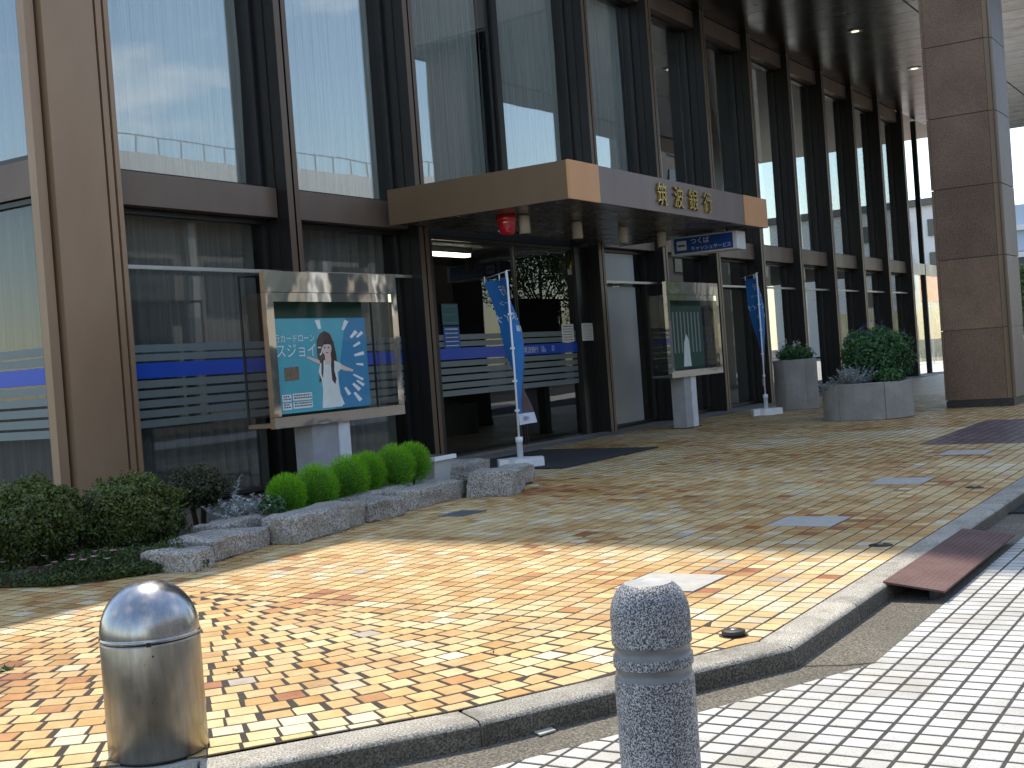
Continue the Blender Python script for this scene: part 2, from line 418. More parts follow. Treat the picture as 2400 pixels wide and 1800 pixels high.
KPL = planes_of(KI, .012)

PAL = {'cream': (.70, .545, .295), 'pale': (.71, .62, .44), 'sand': (.66, .46, .215), 'tan': (.60, .37, .15), 'gold': (.53, .30, .098), 'orange': (.48, .225, .075), 'rust': (.36, .13, .046), 'grey': (.45, .40, .34), 'plum': (.16, .11, .115)}
def _snap(x, y): 
    m = round((x - CX) / P); n = round((CY - y) / P); return (CX + .004 + m * P, CX + .004 + (m + 4) * P, CY - n * P, CY - (n - 4) * P)
SLABS = [_snap(x, 2.78) for x in (5.93, 8.30, 10.76, 13.2)]
def tile_colour(x, y):
    if 14.4 < x < 18.2 and y < 3.75:
        c = PAL['plum']; k = random.uniform(.8, 1.2); return (c[0] * k, c[1] * k, c[2] * k, 1)
    n = mnoise.noise(Vector((x * .55, y * .55, 3.3))) + .5 * mnoise.noise(Vector((x * 1.6, y * 1.6, 1.0)))
    warm = n * .8 - .10 + random.gauss(0, .35)
    for s in SLABS:
        d = math.hypot(x - (s[0] + s[1]) / 2, y - (s[2] + s[3]) / 2)
        if d < .85: warm += (.85 - d) * 1.35
    if x < 4.2 and y > 3.9: warm += .42
    if y > 4.6: warm += .10
    if warm < -.62: c = 'pale'
    elif warm < -.22: c = 'cream'
    elif warm < .18: c = 'sand'
    elif warm < .46: c = 'tan'
    elif warm < .72: c = 'gold'
    elif warm < 1.02: c = 'orange'
    else: c = 'rust'
    if random.random() < .02: c = random.choice(['rust', 'pale', 'grey'])
    c = PAL[c]; k = random.uniform(.9, 1.1)
    return (c[0] * k, c[1] * k, c[2] * k * random.uniform(.92, 1.08), 1)
def bed_edge(x):      # front edge of the planting bed
    return np.interp(x, [4.2, 5.15, 5.25, 5.53, 5.87, 6.0, 7.0, 8.1, 9.0, 9.75, 10.0, 11.1], [9, 7.4, 6.98, 6.74, 6.58, 6.36, 6.60, 6.68, 6.75, 6.85, 6.45, 6.7])
tiles = []      # (cx, cy, ang, poly or None)
def consider(cx, cy, ang):
    if cx > 26 or cy > 9.0 or cx < 1.8: return
    if 4.9 < cx < 10.6 and cy > bed_edge(cx) + .35: return
    for s in SLABS:
        if s[0] < cx < s[1] and s[2] < cy < s[3]: return
    if not (in_view((cx, cy, 0), 1.15)): return
    if min(a * cx + b * cy + c for a, b, c in KPL) < -.08: return
    c, s = math.cos(ang) * TS / 2, math.sin(ang) * TS / 2
    poly = [(cx - c + s, cy - s - c), (cx + c + s, cy + s - c), (cx + c - s, cy + s + c), (cx - c - s, cy - s + c)]
    clipped = min(a * p[0] + b * p[1] + d for p in poly for a, b, d in KPL) < 0
    if clipped:
        poly = clip_poly(poly, KPL)
        if len(poly) < 3: return
        ar = .5 * abs(sum(poly[i][0] * poly[(i + 1) % len(poly)][1] - poly[(i + 1) % len(poly)][0] * poly[i][1] for i in range(len(poly))))
        if ar < .0008: return
        tiles.append((cx, cy, ang, poly, True))
    else: tiles.append((cx, cy, ang, poly, False))
nr = 36
for n in range(-32, nr):                       # straight field to the right of the arc centre
    yy = CY - (n + .5) * P
    for m in range(0, 190): consider(CX + (m + .5) * P + .004, yy, 0)
for n in range(0, nr):                         # quarter circle fan
    r0 = n * P; r = r0 + P / 2
    if r0 < .2: k = max(1, int(PI / 2 * r / P))
    else: k = int(PI / 2 * (r0 + .012) / P)
    off = random.random() * .5
    for j in range(k):
        a = PI + (j + .5 + (random.uniform(-.06, .06))) * (PI / 2) / k
        a = min(max(a, PI + .03 / r), 1.5 * PI - .03 / r)
        consider(CX + r * math.cos(a), CY + r * math.sin(a), a + PI / 2)
for n in range(0, nr):                         # straight field beyond, along the side of the building
    xx = CX - (n + .5) * P
    for m in range(0, 30): consider(xx, CY + (m + .5) * P + .004, 0)

def plaza_base():
    b = MB(); xs = [1.9, 12, 26, 70]
    poly = [(70, 2.02)] + [(x, y) for x, y in KI[1:]] + [(1.88, 9.6), (70, 9.6)]
    inner = poly
    # fan of quads following the slope: simple triangulated sheet by strips in y
    ys = [2.02, 2.345, 2.673, 3.22, 3.93, 4.75, 5.7, 7.5, 9.6]
    def xl(y): return np.interp(y, [2.01, 2.345, 2.673, 3.22, 3.93, 4.75, 5.7, 9.6], [5.05, 4.40, 3.755, 2.98, 2.42, 2.05, 1.9, 1.88]) + .004
    for a, c in zip(ys[:-1], ys[1:]):
        for x0, x1 in ((None, 12), (12, 26)):
            p = [(xl(a) if x0 is None else x0, a), (x1, a), (x1, c), (xl(c) if x0 is None else x0, c)]
            b.add([(q[0], q[1], gz(*q) - .0016) for q in p], [(0, 1, 2, 3)])
    return b
pav = plaza_base().build('plaza_paving', 'grout')
tag(pav, 'sunlit plaza paved with small square tan and orange tiles', 'paving', kind='structure')
def sheet(name, mat, x0, x1, y0, y1, dz, parent=None):
    b = MB()
    b.add([(x0, y0, gz(x0, y0) + dz), (x1, y0, gz(x1, y0) + dz), (x1, y1, gz(x1, y1) + dz), (x0, y1, gz(x0, y1) + dz)], [(0, 1, 2, 3)])
    return b.build(name, mat, parent)
def mat_far_tiles():
    x = NT('far_tiles'); geo = x.n('NewGeometry').outputs['Position']
    mpn = x.n('Mapping'); mpn.inputs['Scale'].default_value = (1 / P, 1 / P, 1 / P); x.l(geo, mpn.inputs[0])
    bk = x.n('TexBrick', offset=0.0); bk.inputs['Scale'].default_value = 1.0; bk.inputs['Mortar Size'].default_value = .05; bk.inputs['Brick Width'].default_value = 1.0; bk.inputs['Row Height'].default_value = 1.0
    bk.inputs['Color1'].default_value = (.60, .44, .24, 1); bk.inputs['Color2'].default_value = (.46, .30, .15, 1); bk.inputs['Mortar'].default_value = (.06, .05, .04, 1)
    x.l(mpn.outputs[0], bk.inputs['Vector']); x.set(bk.outputs['Color'], .45); M['far_tiles'] = x.m
mat_far_tiles()
sheet('far_tile_field', 'far_tiles', 26, 70, 2.02, 9.6, -.001, pav)
def dist(t): return math.hypot(t[0], t[1])
vis = sorted(tiles, key=dist)
near = [t for t in vis if in_view((t[0], t[1], gz(t[0], t[1])), 1.0)][:300]
nearset = set(id(t) for t in near)
def tile_faces(b, poly, z0, att, zf=None, bev=.0018):
    n = len(poly); cx = sum(p[0] for p in poly) / n; cy = sum(p[1] for p in poly) / n
    def sh(p, d):
        L = math.hypot(p[0] - cx, p[1] - cy) + 1e-6; return (p[0] + (cx - p[0]) / L * d, p[1] + (cy - p[1]) / L * d)
    zz = (lambda x, y: zf(x, y)) if zf else (lambda x, y: 0)
    lo = [(p[0], p[1], z0 - .006 + zz(*p)) for p in poly]; mid = [(p[0], p[1], z0 - bev * .8 + zz(*p)) for p in poly]
    hi = [(*sh(p, bev * 1.4), z0 + zz(*p)) for p in poly]
    fs = [tuple(range(2 * n, 3 * n))] + [(i, (i + 1) % n, n + (i + 1) % n, n + i) for i in range(n)] + [(n + i, n + (i + 1) % n, 2 * n + (i + 1) % n, 2 * n + i) for i in range(n)]
    b.add(lo + mid + hi, fs, 0, False, att)
tb = MB(); hs = TS / 2
tile_faces(tb, [(-hs, -hs), (hs, -hs), (hs, hs), (-hs, hs)], 0, 0); tb_obj = None
tile_me = None
for t in near:
    cx, cy, ang, poly, cl = t; colr = tile_colour(cx, cy); dz = random.uniform(-.0012, .0012)
    if cl:
        b = MB(); n = len(poly); mx = sum(p[0] for p in poly) / n; my = sum(p[1] for p in poly) / n
        tile_faces(b, [(p[0] - mx, p[1] - my) for p in poly], 0, 0, None, .002); o = b.build('tile', 'tile_single', pav)
        o.location = (mx, my, gz(mx, my) + dz)
    else:
        if tile_me is None:
            o = tb.build('tile', 'tile_single', pav); tile_me = o.data
        else:
            o = bpy.data.objects.new('tile', tile_me); COL.objects.link(o); o.parent = pav
        o.location = (cx, cy, gz(cx, cy) + dz); o.rotation_euler = (random.gauss(.0, .004), random.gauss(0, .004), ang + random.gauss(0, .006))
    o.color = colr
fb = MB()
for t in vis:
    if id(t) in nearset: continue
    c = tile_colour(t[0], t[1]); dz = random.uniform(-.001, .001)
    if dist(t) < 13: tile_faces(fb, t[3], dz, c, gz)
    else: fb.add([(p[0], p[1], gz(*p) + dz) for p in t[3]], [tuple(range(len(t[3])))], 0, False, c)
fo = fb.build('tile_field', 'tile_field', pav, att='tcol'); fo['kind'] = 'stuff'
for s in SLABS:
    b = MB().box(s[0] + .008, s[1] - .008, s[2] + .008, s[3] - .008, gz(s[0], s[2]) - .02, gz(s[0], s[2]) + .004)
    b.build('slab', 'slab_grey', pav, .004)

# ---- kerb stones
kerb = thing('kerb', (5, 2, 0), 'weathered granite kerb with rounded edge along the tiled plaza', 'kerb'); kerb['kind'] = 'structure'
def kerb_stone(i0, o0, i1, o1, gap=.009):
    # section: inner top, outer rounded, down into the gutter
    prof = [(0.0, -.02), (0.0, .000), (.62, .001), (.86, .000), (.935, -.006), (.98, -.018), (1.0, -.036), (1.03, -.13), (0, -.13)]
    L = math.hypot(i1[0] - i0[0], i1[1] - i0[1]); e = gap / 2 / L
    rings = []
    for t in (e, e + .006 / L, .25, .5, .75, 1 - e - .006 / L, 1 - e):
        ii = (i0[0] + (i1[0] - i0[0]) * t, i0[1] + (i1[1] - i0[1]) * t); oo = (o0[0] + (o1[0] - o0[0]) * t, o0[1] + (o1[1] - o0[1]) * t)
        sk = -.004 if t in (e, 1 - e) else 0
        rings.append([(ii[0] + (oo[0] - ii[0]) * a, ii[1] + (oo[1] - ii[1]) * a, z + sk * (1 if z > -.1 else 0)) for a, z in prof])
    n = len(prof); b = MB(); vs = [p for r in rings for p in r]
    fs = [(r * n + k, r * n + (k + 1) % n, (r + 1) * n + (k + 1) % n, (r + 1) * n + k) for r in range(len(rings) - 1) for k in range(n)]
    fs += [tuple(range(n))[::-1], tuple(range((len(rings) - 1) * n, len(rings) * n))]
    b.add(vs, fs, 0, True)
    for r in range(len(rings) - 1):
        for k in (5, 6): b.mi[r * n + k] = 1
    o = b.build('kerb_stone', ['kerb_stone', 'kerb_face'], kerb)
    md = o.modifiers.new('e', 'EDGE_SPLIT'); md.split_angle = R(50); return o
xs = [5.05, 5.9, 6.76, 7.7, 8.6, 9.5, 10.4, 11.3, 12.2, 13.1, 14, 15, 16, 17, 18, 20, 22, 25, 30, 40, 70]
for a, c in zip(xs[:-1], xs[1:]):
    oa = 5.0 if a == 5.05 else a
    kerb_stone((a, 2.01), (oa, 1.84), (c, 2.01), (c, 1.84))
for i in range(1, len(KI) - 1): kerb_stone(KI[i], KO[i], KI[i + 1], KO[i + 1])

# ---- gutter and white tiled pavement
WE = [(70, 1.575), (5.12, 1.56), (4.69, 1.765), (4.24, 1.975), (3.2, 2.50), (2.4, 3.05), (1.75, 3.75), (1.35, 4.6), (1.2, 5.7), (1.2, 9)]
gb = MB(); ZG = -.092
for i in range(len(WE) - 1):
    o0 = KO[min(i, len(KO) - 1)]; 
gpoly = [(x, y) for x, y in KO] + [(x, y) for x, y in WE[::-1]]
gb.add([(70, 1.88, ZG), (70, 1.50, ZG), (4.9, 1.5, ZG), (5.0, 1.88, ZG)], [(0, 1, 2, 3)])
gp = [(5.0, 1.88), (4.3, 2.24), (3.65, 2.57), (2.86, 3.13), (2.27, 3.88), (1.9, 4.75), (1.75, 5.7), (1.75, 9)]
gq = [(4.9, 1.5), (4.2, 1.87), (3.1, 2.4), (2.3, 2.95), (1.65, 3.65), (1.2, 4.5), (1.1, 5.7), (1.1, 9)]
for i in range(len(gp) - 1): gb.add([(*gp[i], ZG), (*gq[i], ZG), (*gq[i + 1], ZG), (*gp[i + 1], ZG)], [(0, 3, 2, 1)])
gut = gb.build('gutter', 'gutter_concrete'); tag(gut, 'mottled concrete gutter between kerb and white tiled pavement', 'gutter', kind='structure')
# expansion joint and crack lines of the gutter
cb = MB()
def crack(pts, w=.006):
    for (a, c) in zip(pts[:-1], pts[1:]):
        dx, dy = c[0] - a[0], c[1] - a[1]; L = math.hypot(dx, dy) + 1e-9; nx, ny = -dy / L * w, dx / L * w
        cb.add([(a[0] - nx, a[1] - ny, ZG + .003), (c[0] - nx, c[1] - ny, ZG + .003), (c[0] + nx, c[1] + ny, ZG + .003), (a[0] + nx, a[1] + ny, ZG + .003)], [(0, 1, 2, 3)])
crack([(5.02, 1.84), (5.06, 1.75), (5.09, 1.66), (5.15, 1.57)], .005)
cb.build('joint', 'grout', gut)

WPL = [(-a, -b, -c - .008) for a, b, c in planes_of(WE, .0)]
WP = .100; WQ = .105; WT = .0835; WU = .092; ZW = -.086
wb = MB(); wb.add([(70, 1.57, ZW - .0014), (5.12, 1.555, ZW - .0014), (4.24, 1.97, ZW - .0014), (3.2, 2.495, ZW - .0014), (2.4, 3.04, ZW - .0014), (1.2, 5.0, ZW - .0014), (-6, 5.0, ZW - .0014), (-6, -2.6, ZW - .0014), (70, -2.6, ZW - .0014)], [tuple(range(9))[::-1]])
wpav = wb.build('white_pavement', 'grout_grey'); tag(wpav, 'bright white pavement of small speckled square tiles by the gutter', 'pavement', kind='structure')
wt = []
for m in range(0, 240):
    for n in range(-14, 34):
        cx = 1.9 + m * WP; cy = 1.57 - (n + .5) * WQ
        if cx > 16 or not in_view((cx, cy, ZW), 1.15): continue
        bp = max(WPL, key=lambda q: q[0] * cx + q[1] * cy + q[2])
        if bp[0] * cx + bp[1] * cy + bp[2] < -.07: continue
        h = WT / 2; g_ = WU / 2; poly = [(cx - h, cy - g_), (cx + h, cy - g_), (cx + h, cy + g_), (cx - h, cy + g_)]
        cl = min(bp[0] * p[0] + bp[1] * p[1] + bp[2] for p in poly) < 0
        if cl:
            poly = clip_poly(poly, [bp])
            if len(poly) < 3: continue
        wt.append((cx, cy, 0, poly, cl))
wt.sort(key=dist)
wnear = [t for t in wt if in_view((t[0], t[1], ZW), 1.0)][:300]; ws = set(id(t) for t in wnear)
def wcol():
    k = random.uniform(.84, 1.06); return (.55 * k, .543 * k, .525 * k * random.uniform(.97, 1.02), 1)
wtm = MB(); h = WT / 2; g_ = WU / 2; tile_faces(wtm, [(-h, -g_), (h, -g_), (h, g_), (-h, g_)], 0, 0, None, .0022); wmesh = None
for t in wnear:
    if t[4]:
        b = MB(); n = len(t[3]); mx = sum(p[0] for p in t[3]) / n; my = sum(p[1] for p in t[3]) / n
        tile_faces(b, [(p[0] - mx, p[1] - my) for p in t[3]], 0, 0, None, .002); o = b.build('white_tile', 'white_tile_single', wpav); o.location = (mx, my, ZW)
    elif wmesh is None:
        o = wtm.build('white_tile', 'white_tile_single', wpav); wmesh = o.data; o.location = (t[0], t[1], ZW)
    else:
        o = bpy.data.objects.new('white_tile', wmesh); COL.objects.link(o); o.parent = wpav
        o.location = (t[0], t[1], ZW + random.uniform(-.001, .001))
        o.rotation_euler = (random.gauss(0, .003), random.gauss(0, .003), random.gauss(0, .004))
    o.color = wcol()
wf = MB()
for t in wt:
    if id(t) not in ws: tile_faces(wf, t[3], ZW, wcol(), None, .0022)
wfo = wf.build('white_tile_field', 'white_tile_field', wpav, att='tcol'); wfo['kind'] = 'stuff'
b = MB(); b.quad((-6, -2.6, ZW - .004), (70, -2.6, ZW - .004), (70, -6, ZW - .004), (-6, -6, ZW - .004))
tag(b.build('pavement', 'pale_paving'), 'pale paved strip beyond the white tiles', 'pavement', kind='structure')

# ---- planting bed soil
sb = MB(); xs = list(np.linspace(4.6, 11.0, 40)); ys = np.linspace(0, 1, 14)
vs = []; fs = []
for i, x in enumerate(xs):
    y0 = float(bed_edge(x)) + .02
    for j, t in enumerate(ys):
        y = y0 + (9.0 - y0) * t
        z = gz(x, y) + (.01 if j == 0 else .05 + .05 * mnoise.noise(Vector((x * 2, y * 2, 0)))) + (.04 if .05 < t else 0)
        vs.append((x, y, z))
nn = len(ys)
for i in range(len(xs) - 1):
    for j in range(nn - 1): fs.append((i * nn + j, (i + 1) * nn + j, (i + 1) * nn + j + 1, i * nn + j + 1))
sb.add(vs, fs, 0, True); bed = sb.build('planting_bed', 'soil'); tag(bed, 'dark soil of the planting bed in front of the windows', 'soil', kind='structure')
b = MB().box(11.0, 41, 9.05, 9.9, 0, .062); b.build('base_strip', 'base_stone', None, .006)
tag(bpy.data.objects['base_strip'], 'low grey stone step along the foot of the windows', 'step', kind='structure')

# ================================================================= BANK BUILDING
bank = thing('bank_building', (8.4, 9.6, 0), 'bronze clad bank building with tall curtained windows behind projecting fins', 'building')
YF, YG = 9.45, 9.82
Z0 = .06
HEAD, SOF = 7.52, 7.85
# corner column
cc = MB()
cc.box(7.58, 8.17, 9.45, 9.66, 0, SOF)
cc.box(8.17, 8.215, 9.55, 9.9, 0, SOF, 1)
cc.box(8.215, 8.285, 9.47, 9.9, 0, SOF); cc.box(8.285, 8.315, 9.54, 9.9, 0, SOF, 1); cc.box(8.315, 8.37, 9.47, 9.9, 0, SOF)
cc.box(7.535, 7.58, 9.55, 9.64, 0, SOF, 1); cc.box(7.43, 7.535, 9.50, 9.60, 0, SOF)
cc.build('corner_column', ['bronze', 'bronze_dark'], bank, .008)
XR = [10.9 + 2.45 * k for k in range(12)]           # right edges of the fins
def fin(xr, z0=Z0, z1=SOF):
    b = MB()
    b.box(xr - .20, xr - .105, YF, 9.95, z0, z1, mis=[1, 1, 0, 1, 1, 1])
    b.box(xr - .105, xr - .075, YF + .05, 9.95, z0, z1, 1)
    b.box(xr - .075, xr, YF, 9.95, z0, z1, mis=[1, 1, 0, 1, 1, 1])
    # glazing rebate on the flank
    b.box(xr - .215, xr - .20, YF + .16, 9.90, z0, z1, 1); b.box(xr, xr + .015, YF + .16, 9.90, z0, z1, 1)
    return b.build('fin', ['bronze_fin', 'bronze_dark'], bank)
for k, xr in enumerate(XR):
    if k == 2: continue                              # only a slim mullion stands here, above the entrance
    fin(xr)
b = MB(); b.box(15.72, 15.86, 9.70, 9.95, 3.5, SOF); b.build('mullion', 'bronze_dark', bank, .004)
bays = []                                             # (x0, x1) clear glass openings
edges = [8.37] + XR
for k in range(12):
    x0 = edges[k]; x1 = edges[k + 1] - .20
    if k == 2: x1 = 15.72
    if k == 3: x0 = 15.86
    bays.append((x0, x1))
def frame(x0, x1, z0, z1, w=.045, y0=9.76, y1=9.86):
    b = MB(); b.box(x0, x0 + w, y0, y1, z0, z1); b.box(x1 - w, x1, y0, y1, z0, z1)
    b.box(x0 + w, x1 - w, y0, y1, z0, z0 + w); b.box(x0 + w, x1 - w, y0, y1, z1 - w, z1); return b
def pane(parent, x0, x1, z0, z1, mat='window_glass', y=YG, name='pane'):
    return MB().box(x0, x1, y - .004, y + .004, z0, z1).build(name, mat, parent)
BANDS = [(.865, .94), (.965, 1.04), (1.065, 1.14), (1.165, 1.24), (1.265, 1.34), (1.535, 1.605), (1.625, 1.70)]
def bands(parent, x0, x1, y=YG):
    for z0, z1 in BANDS: MB().box(x0, x1, y - .008, y - .0055, z0 + .03, z1 + .03).build('frosted_band', 'frost_band', parent)
    MB().box(x0, x1, y - .009, y - .0055, 1.39, 1.545).build('blue_band', 'blue_band', parent)
for k, (x0, x1) in enumerate(bays):
    # upper window
    w = frame(x0 + .02, x1 - .02, 3.435, HEAD).build('upper_window', 'black_frame', bank)
    pw_ = pane(w, x0 + .06, x1 - .06, 3.475, HEAD - .04)
    if k in (1, 2, 3):                                # old panes seated slightly askew
        cxp = (x0 + x1) / 2; a = R({1: -1.0, 2: -2.4, 3: -1.9}[k])
        for v in pw_.data.vertices:
            dx = v.co.x - cxp; v.co.y += dx * math.tan(a)
    # head panel and spandrel
    MB().box(x0 + .016, x1 - .016, 9.58, 9.95, HEAD + .004, SOF - .004).build('head_panel', 'bronze_spandrel', bank, .004)
    if k in (2, 3): continue
    MB().box(x0 + .016, x1 - .016, 9.60, 9.95, 3.10, 3.43).build('spandrel', 'bronze_spandrel', bank, .006)
    lw = frame(x0 + .02, x1 - .02, Z0 + .02, 3.085).build('lower_window', 'black_frame', bank)
    zt = 2.47 if k < 4 else 2.50
    pane(lw, x0 + .06, x1 - .06, Z0 + .06, 3.04, 'lower_glass')
    MB().box(x0 + .005, x1 - .005, 9.60, 9.645, zt, zt + .038).build('rail', 'rail_metal', lw, .004)
    if k < 2: bands(lw, x0 + .065, x1 - .065)
    if k == 4:
        for za, zb in ((.12, 2.46), (2.53, 3.03)):
            o = MB().box(x0 + .065, x1 - .50, 9.806, 9.8145, za, zb).build('frosted_panel', 'frost_panel', lw); o['label'] = 'pale grey frosted panel'
# ---- entrance
dr = MB()
dr.box(13.42, 13.56, 9.55, 9.95, Z0, 3.06); dr.box(17.62, 18.09, 9.66, 9.95, Z0, 3.06); dr.box(13.56, 17.62, 9.70, 9.80, 3.015, 3.06)
ent = dr.build('entrance', 'black_frame', bank, .004)
for x0, x1 in ((13.56, 15.86), (15.90, 17.62)):
    d = frame(x0, x1, Z0 + .01, 3.01, .024, 9.735, 9.765).build('glass_door', 'black_frame', ent)
    pane(d, x0 + .02, x1 - .02, Z0 + .03, 2.99, 'door_glass', 9.75)
for z0, z1 in BANDS:
    MB().box(13.60, 17.60, 9.734, 9.7385, z0 + .03, z1 + .03).build('frosted_band', 'frost_band', ent)
MB().box(13.60, 17.95, 9.733, 9.7385, 1.39, 1.545).build('blue_band', 'blue_band', ent)
fm = lambda x0, z0, y: (lambda u, v, w: (x0 + u, y - w, z0 + v))
text_mesh('lettering', '筑波銀行', .105, fm(15.98, 1.425, 9.729), 'white_print', ent)
text_mesh('lettering', '本店\n営業部', .05, fm(16.48, 1.475, 9.729), 'white_print', ent)
text_mesh('lettering', '平日\n窓口', .045, fm(16.80, 1.475, 9.729), 'white_print', ent)
MB().box(15.90, 15.955, 9.728, 9.731, 1.40, 1.535).build('emblem', 'white_print', ent)
MB().box(13.42, 18.09, 9.50, 9.72, .0, .068).build('threshold', 'base_stone', ent, .004)
# ---- canopy
CXA, CXB, CYF, CZ0, CZ1 = 12.53, 18.82, 6.87, 3.09, 3.53
can = MB().box(CXA + .03, CXB - .03, CYF + .03, 9.44, CZ0 + .035, CZ1 - .01).build('canopy', 'canopy_side', bank)
MB().box(CXA, CXA + .028, CYF + .002, 9.44, CZ0, CZ1).build('side_fascia', 'canopy_side', can, .004)
MB().box(CXB - .028, CXB, CYF + .002, 9.44, CZ0, CZ1).build('side_fascia', 'canopy_side', can, .004)
MB().box(CXA + .742, CXB - .962, CYF, CYF + .028, CZ0, CZ1).build('front_fascia', 'canopy_front', can, .004)
o = MB().box(CXA - .004, CXA + .73, CYF - .006, CYF + .024, CZ0 - .002, CZ1 + .003).build('corner_panel', 'canopy_corner', can, .004); o['label'] = 'pale orange corner panel nearest the street'
o = MB().box(CXB - .95, CXB + .004, CYF - .006, CYF + .024, CZ0 - .002, CZ1 + .003).build('corner_panel', 'canopy_corner', can, .004)
n = 17; w = (9.40 - CYF - .05) / n
for i in range(n): MB().box(CXA + .03, CXB - .03, CYF + .035 + i * w + .006, CYF + .035 + (i + 1) * w - .006, CZ0 + .006 + .002 * (i % 2), CZ0 + .034).build('soffit_slat', 'canopy_soffit', can)
for ch, x in zip('筑波銀行', (14.80, 15.31, 15.79, 16.29)):
    text_mesh('letter', ch, .31, fm(x, 3.195, CYF - .004), 'gold_letter', can, .03)

# ---- interior shell behind the glass
it = MB()
it.box(8.3, 37.6, 9.96, 14.0, 3.12, 3.40)                       # first floor slab
it.box(7.9, 37.6, 14.0, 14.2, 0, SOF)                           # back wall
it.box(8.0, 37.6, 9.96, 14.0, .0, .05)
for x in (13.35, 18.2): it.box(x - .06, x + .06, 9.97, 14, .05, 3.12)
for x in (13.35, 18.25, 25.5): it.box(x - .06, x + .06, 9.97, 14, 3.40, SOF)
it.build('interior', 'dark_interior', bank)
MB().box(13.5, 18.1, 9.98, 13.9, 3.07, 3.115).build('lobby_ceiling', 'interior_ceiling', bank)
for i, (xa, za) in enumerate(((15.1, 1.02), (16.4, .95))): MB().box(xa, xa + 1.0, 12.4, 13.0, .05, za).build('counter', 'interior_wall', bank, .01)
# ---- side facade to the left of the corner
for k in range(2):
    y0 = 9.61 + 2.45 * k; y1 = y0 + 2.25; XA, XB = 7.47, 7.56; xg = 7.515
    b = MB(); w = .045
    for za, zb in ((3.435, HEAD), (Z0 + .02, 3.085)):
        b.box(XA, XB, y0, y0 + w, za, zb); b.box(XA, XB, y1 - w, y1, za, zb); b.box(XA, XB, y0 + w, y1 - w, za, za + w); b.box(XA, XB, y0 + w, y1 - w, zb - w, zb)
    sw = b.build('side_window', 'black_frame', bank)
    for za, zb, gm in ((3.475, HEAD - .04, 'window_glass'), (Z0 + .06, 3.04, 'lower_glass')): MB().box(xg - .004, xg + .004, y0 + .04, y1 - .04, za, zb).build('pane', gm, sw)
    for z0, z1 in BANDS: MB().box(xg - .012, xg - .007, y0 + .045, y1 - .045, z0 + .03, z1 + .03).build('frosted_band', 'frost_band', sw)
    MB().box(xg - .013, xg - .007, y0 + .045, y1 - .045, 1.39, 1.545).build('blue_band', 'blue_band', sw)
    MB().box(7.44, 7.56, y0, y1, 3.10, 3.43).build('spandrel', 'bronze_spandrel', bank, .006)
    MB().box(7.44, 7.56, y0, y1, HEAD, SOF).build('head_panel', 'bronze_spandrel', bank)
    f = MB(); f.box(7.40, 7.7, y1, y1 + .20, 0, SOF); f.build('fin', 'bronze', bank)
# ---- roof of the low wing, and the tall block that overhangs on the right
MB().box(7.4, 20.69, 9.32, 15, SOF, 8.32).build('roof_parapet', 'bronze_spandrel', bank, .02)
MB().box(7.5, 20.4, 15, 30, 0, 8.0).build('rear_wing', 'tall_block', bank)
BX0, BY0, BZ1 = 20.7, 3.7, 32.0
tb_ = MB().box(BX0, 44, BY0, 26, SOF + .06, BZ1).build('tall_block', 'tall_block', bank)
# soffit boards, running out from the wall, in two lengths with an open seam
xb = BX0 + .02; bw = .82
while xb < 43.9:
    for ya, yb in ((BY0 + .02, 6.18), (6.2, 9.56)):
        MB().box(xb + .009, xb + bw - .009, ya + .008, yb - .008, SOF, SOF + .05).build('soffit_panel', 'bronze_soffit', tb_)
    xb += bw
MB().box(23.2, 44, 2.4, BY0 - .08, SOF + .01, BZ1).build('added_shade_overhang', 'tall_block', tb_)  # unseen forward mass, added to keep sky light off the right-hand bays
MB().box(BX0 - .04, 44, BY0 - .06, BY0 - .002, SOF - .02, SOF + 1.1).build('fascia', 'bronze_spandrel', tb_)
for x in (22.1, 27.1, 32.05, 37.0):
    d = MB().lathe([(.17, 0), (.15, .004), (.15, .012), (.17, .012)], (x, 7.64, SOF - .014), 24, False).build('downlight', 'rail_metal', tb_)
    MB().lathe([(.085, 0), (.085, .004)], (x, 7.64, SOF - .017), 24, False).build('lamp', 'downlight_glow', d)
# ---- stone clad pillars under the overhang
def pillar(x0, x1, y0, y1):
    core = MB().box(x0 + .03, x1 - .03, y0 + .03, y1 - .03, 0, SOF).build('stone_pillar', 'black_frame', bank)
    zs = [.14, 1.286, 2.44, 3.59, 4.75, 5.91, 7.07, SOF]
    for za, zb in zip(zs[:-1], zs[1:]):
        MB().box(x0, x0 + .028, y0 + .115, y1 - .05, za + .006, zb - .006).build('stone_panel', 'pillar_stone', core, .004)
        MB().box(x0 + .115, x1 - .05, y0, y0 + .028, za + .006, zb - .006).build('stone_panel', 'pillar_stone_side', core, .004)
        b = MB(); pts = [(x0 + .11, y0 + .002)] + [(x0 + .11 - .105 * math.sin(a), y0 + .11 - .105 * math.cos(a)) for a in np.linspace(.1, PI / 2 - .1, 6)] + [(x0 + .002, y0 + .11), (x0 + .11, y0 + .11)]
        b.prism(pts[::-1], za + .006, zb - .006); b.build('stone_panel', 'canopy_side', core)
        MB().box(x0 + .004, x0 + .03, y1 - .045, y1, za + .006, zb - .006).build('stone_panel', 'pillar_stone', core, .004)
    MB().box(x0 + .012, x1, y0 + .02, y1 - .01, 0, .132).build('plinth', 'iron', core, .006)
pillar(21.27, 22.45, 3.86, 4.94)
pillar(35.5, 36.7, 3.86, 4.94)
# far end of the ground floor: clear corner glazing
for zz in (3.10,):
    MB().box(37.9, 43, 9.60, 9.72, 3.10, 3.43).build('spandrel', 'rail_metal', bank)
for x in (39.9, 42.9): MB().box(x - .05, x + .05, 9.6, 9.75, Z0, SOF).build('mullion', 'black_frame', bank)
pane(bank, 37.9, 39.85, .1, 3.08, 'case_glass', 9.68); pane(bank, 39.95, 42.85, .1, 3.08, 'case_glass', 9.68)

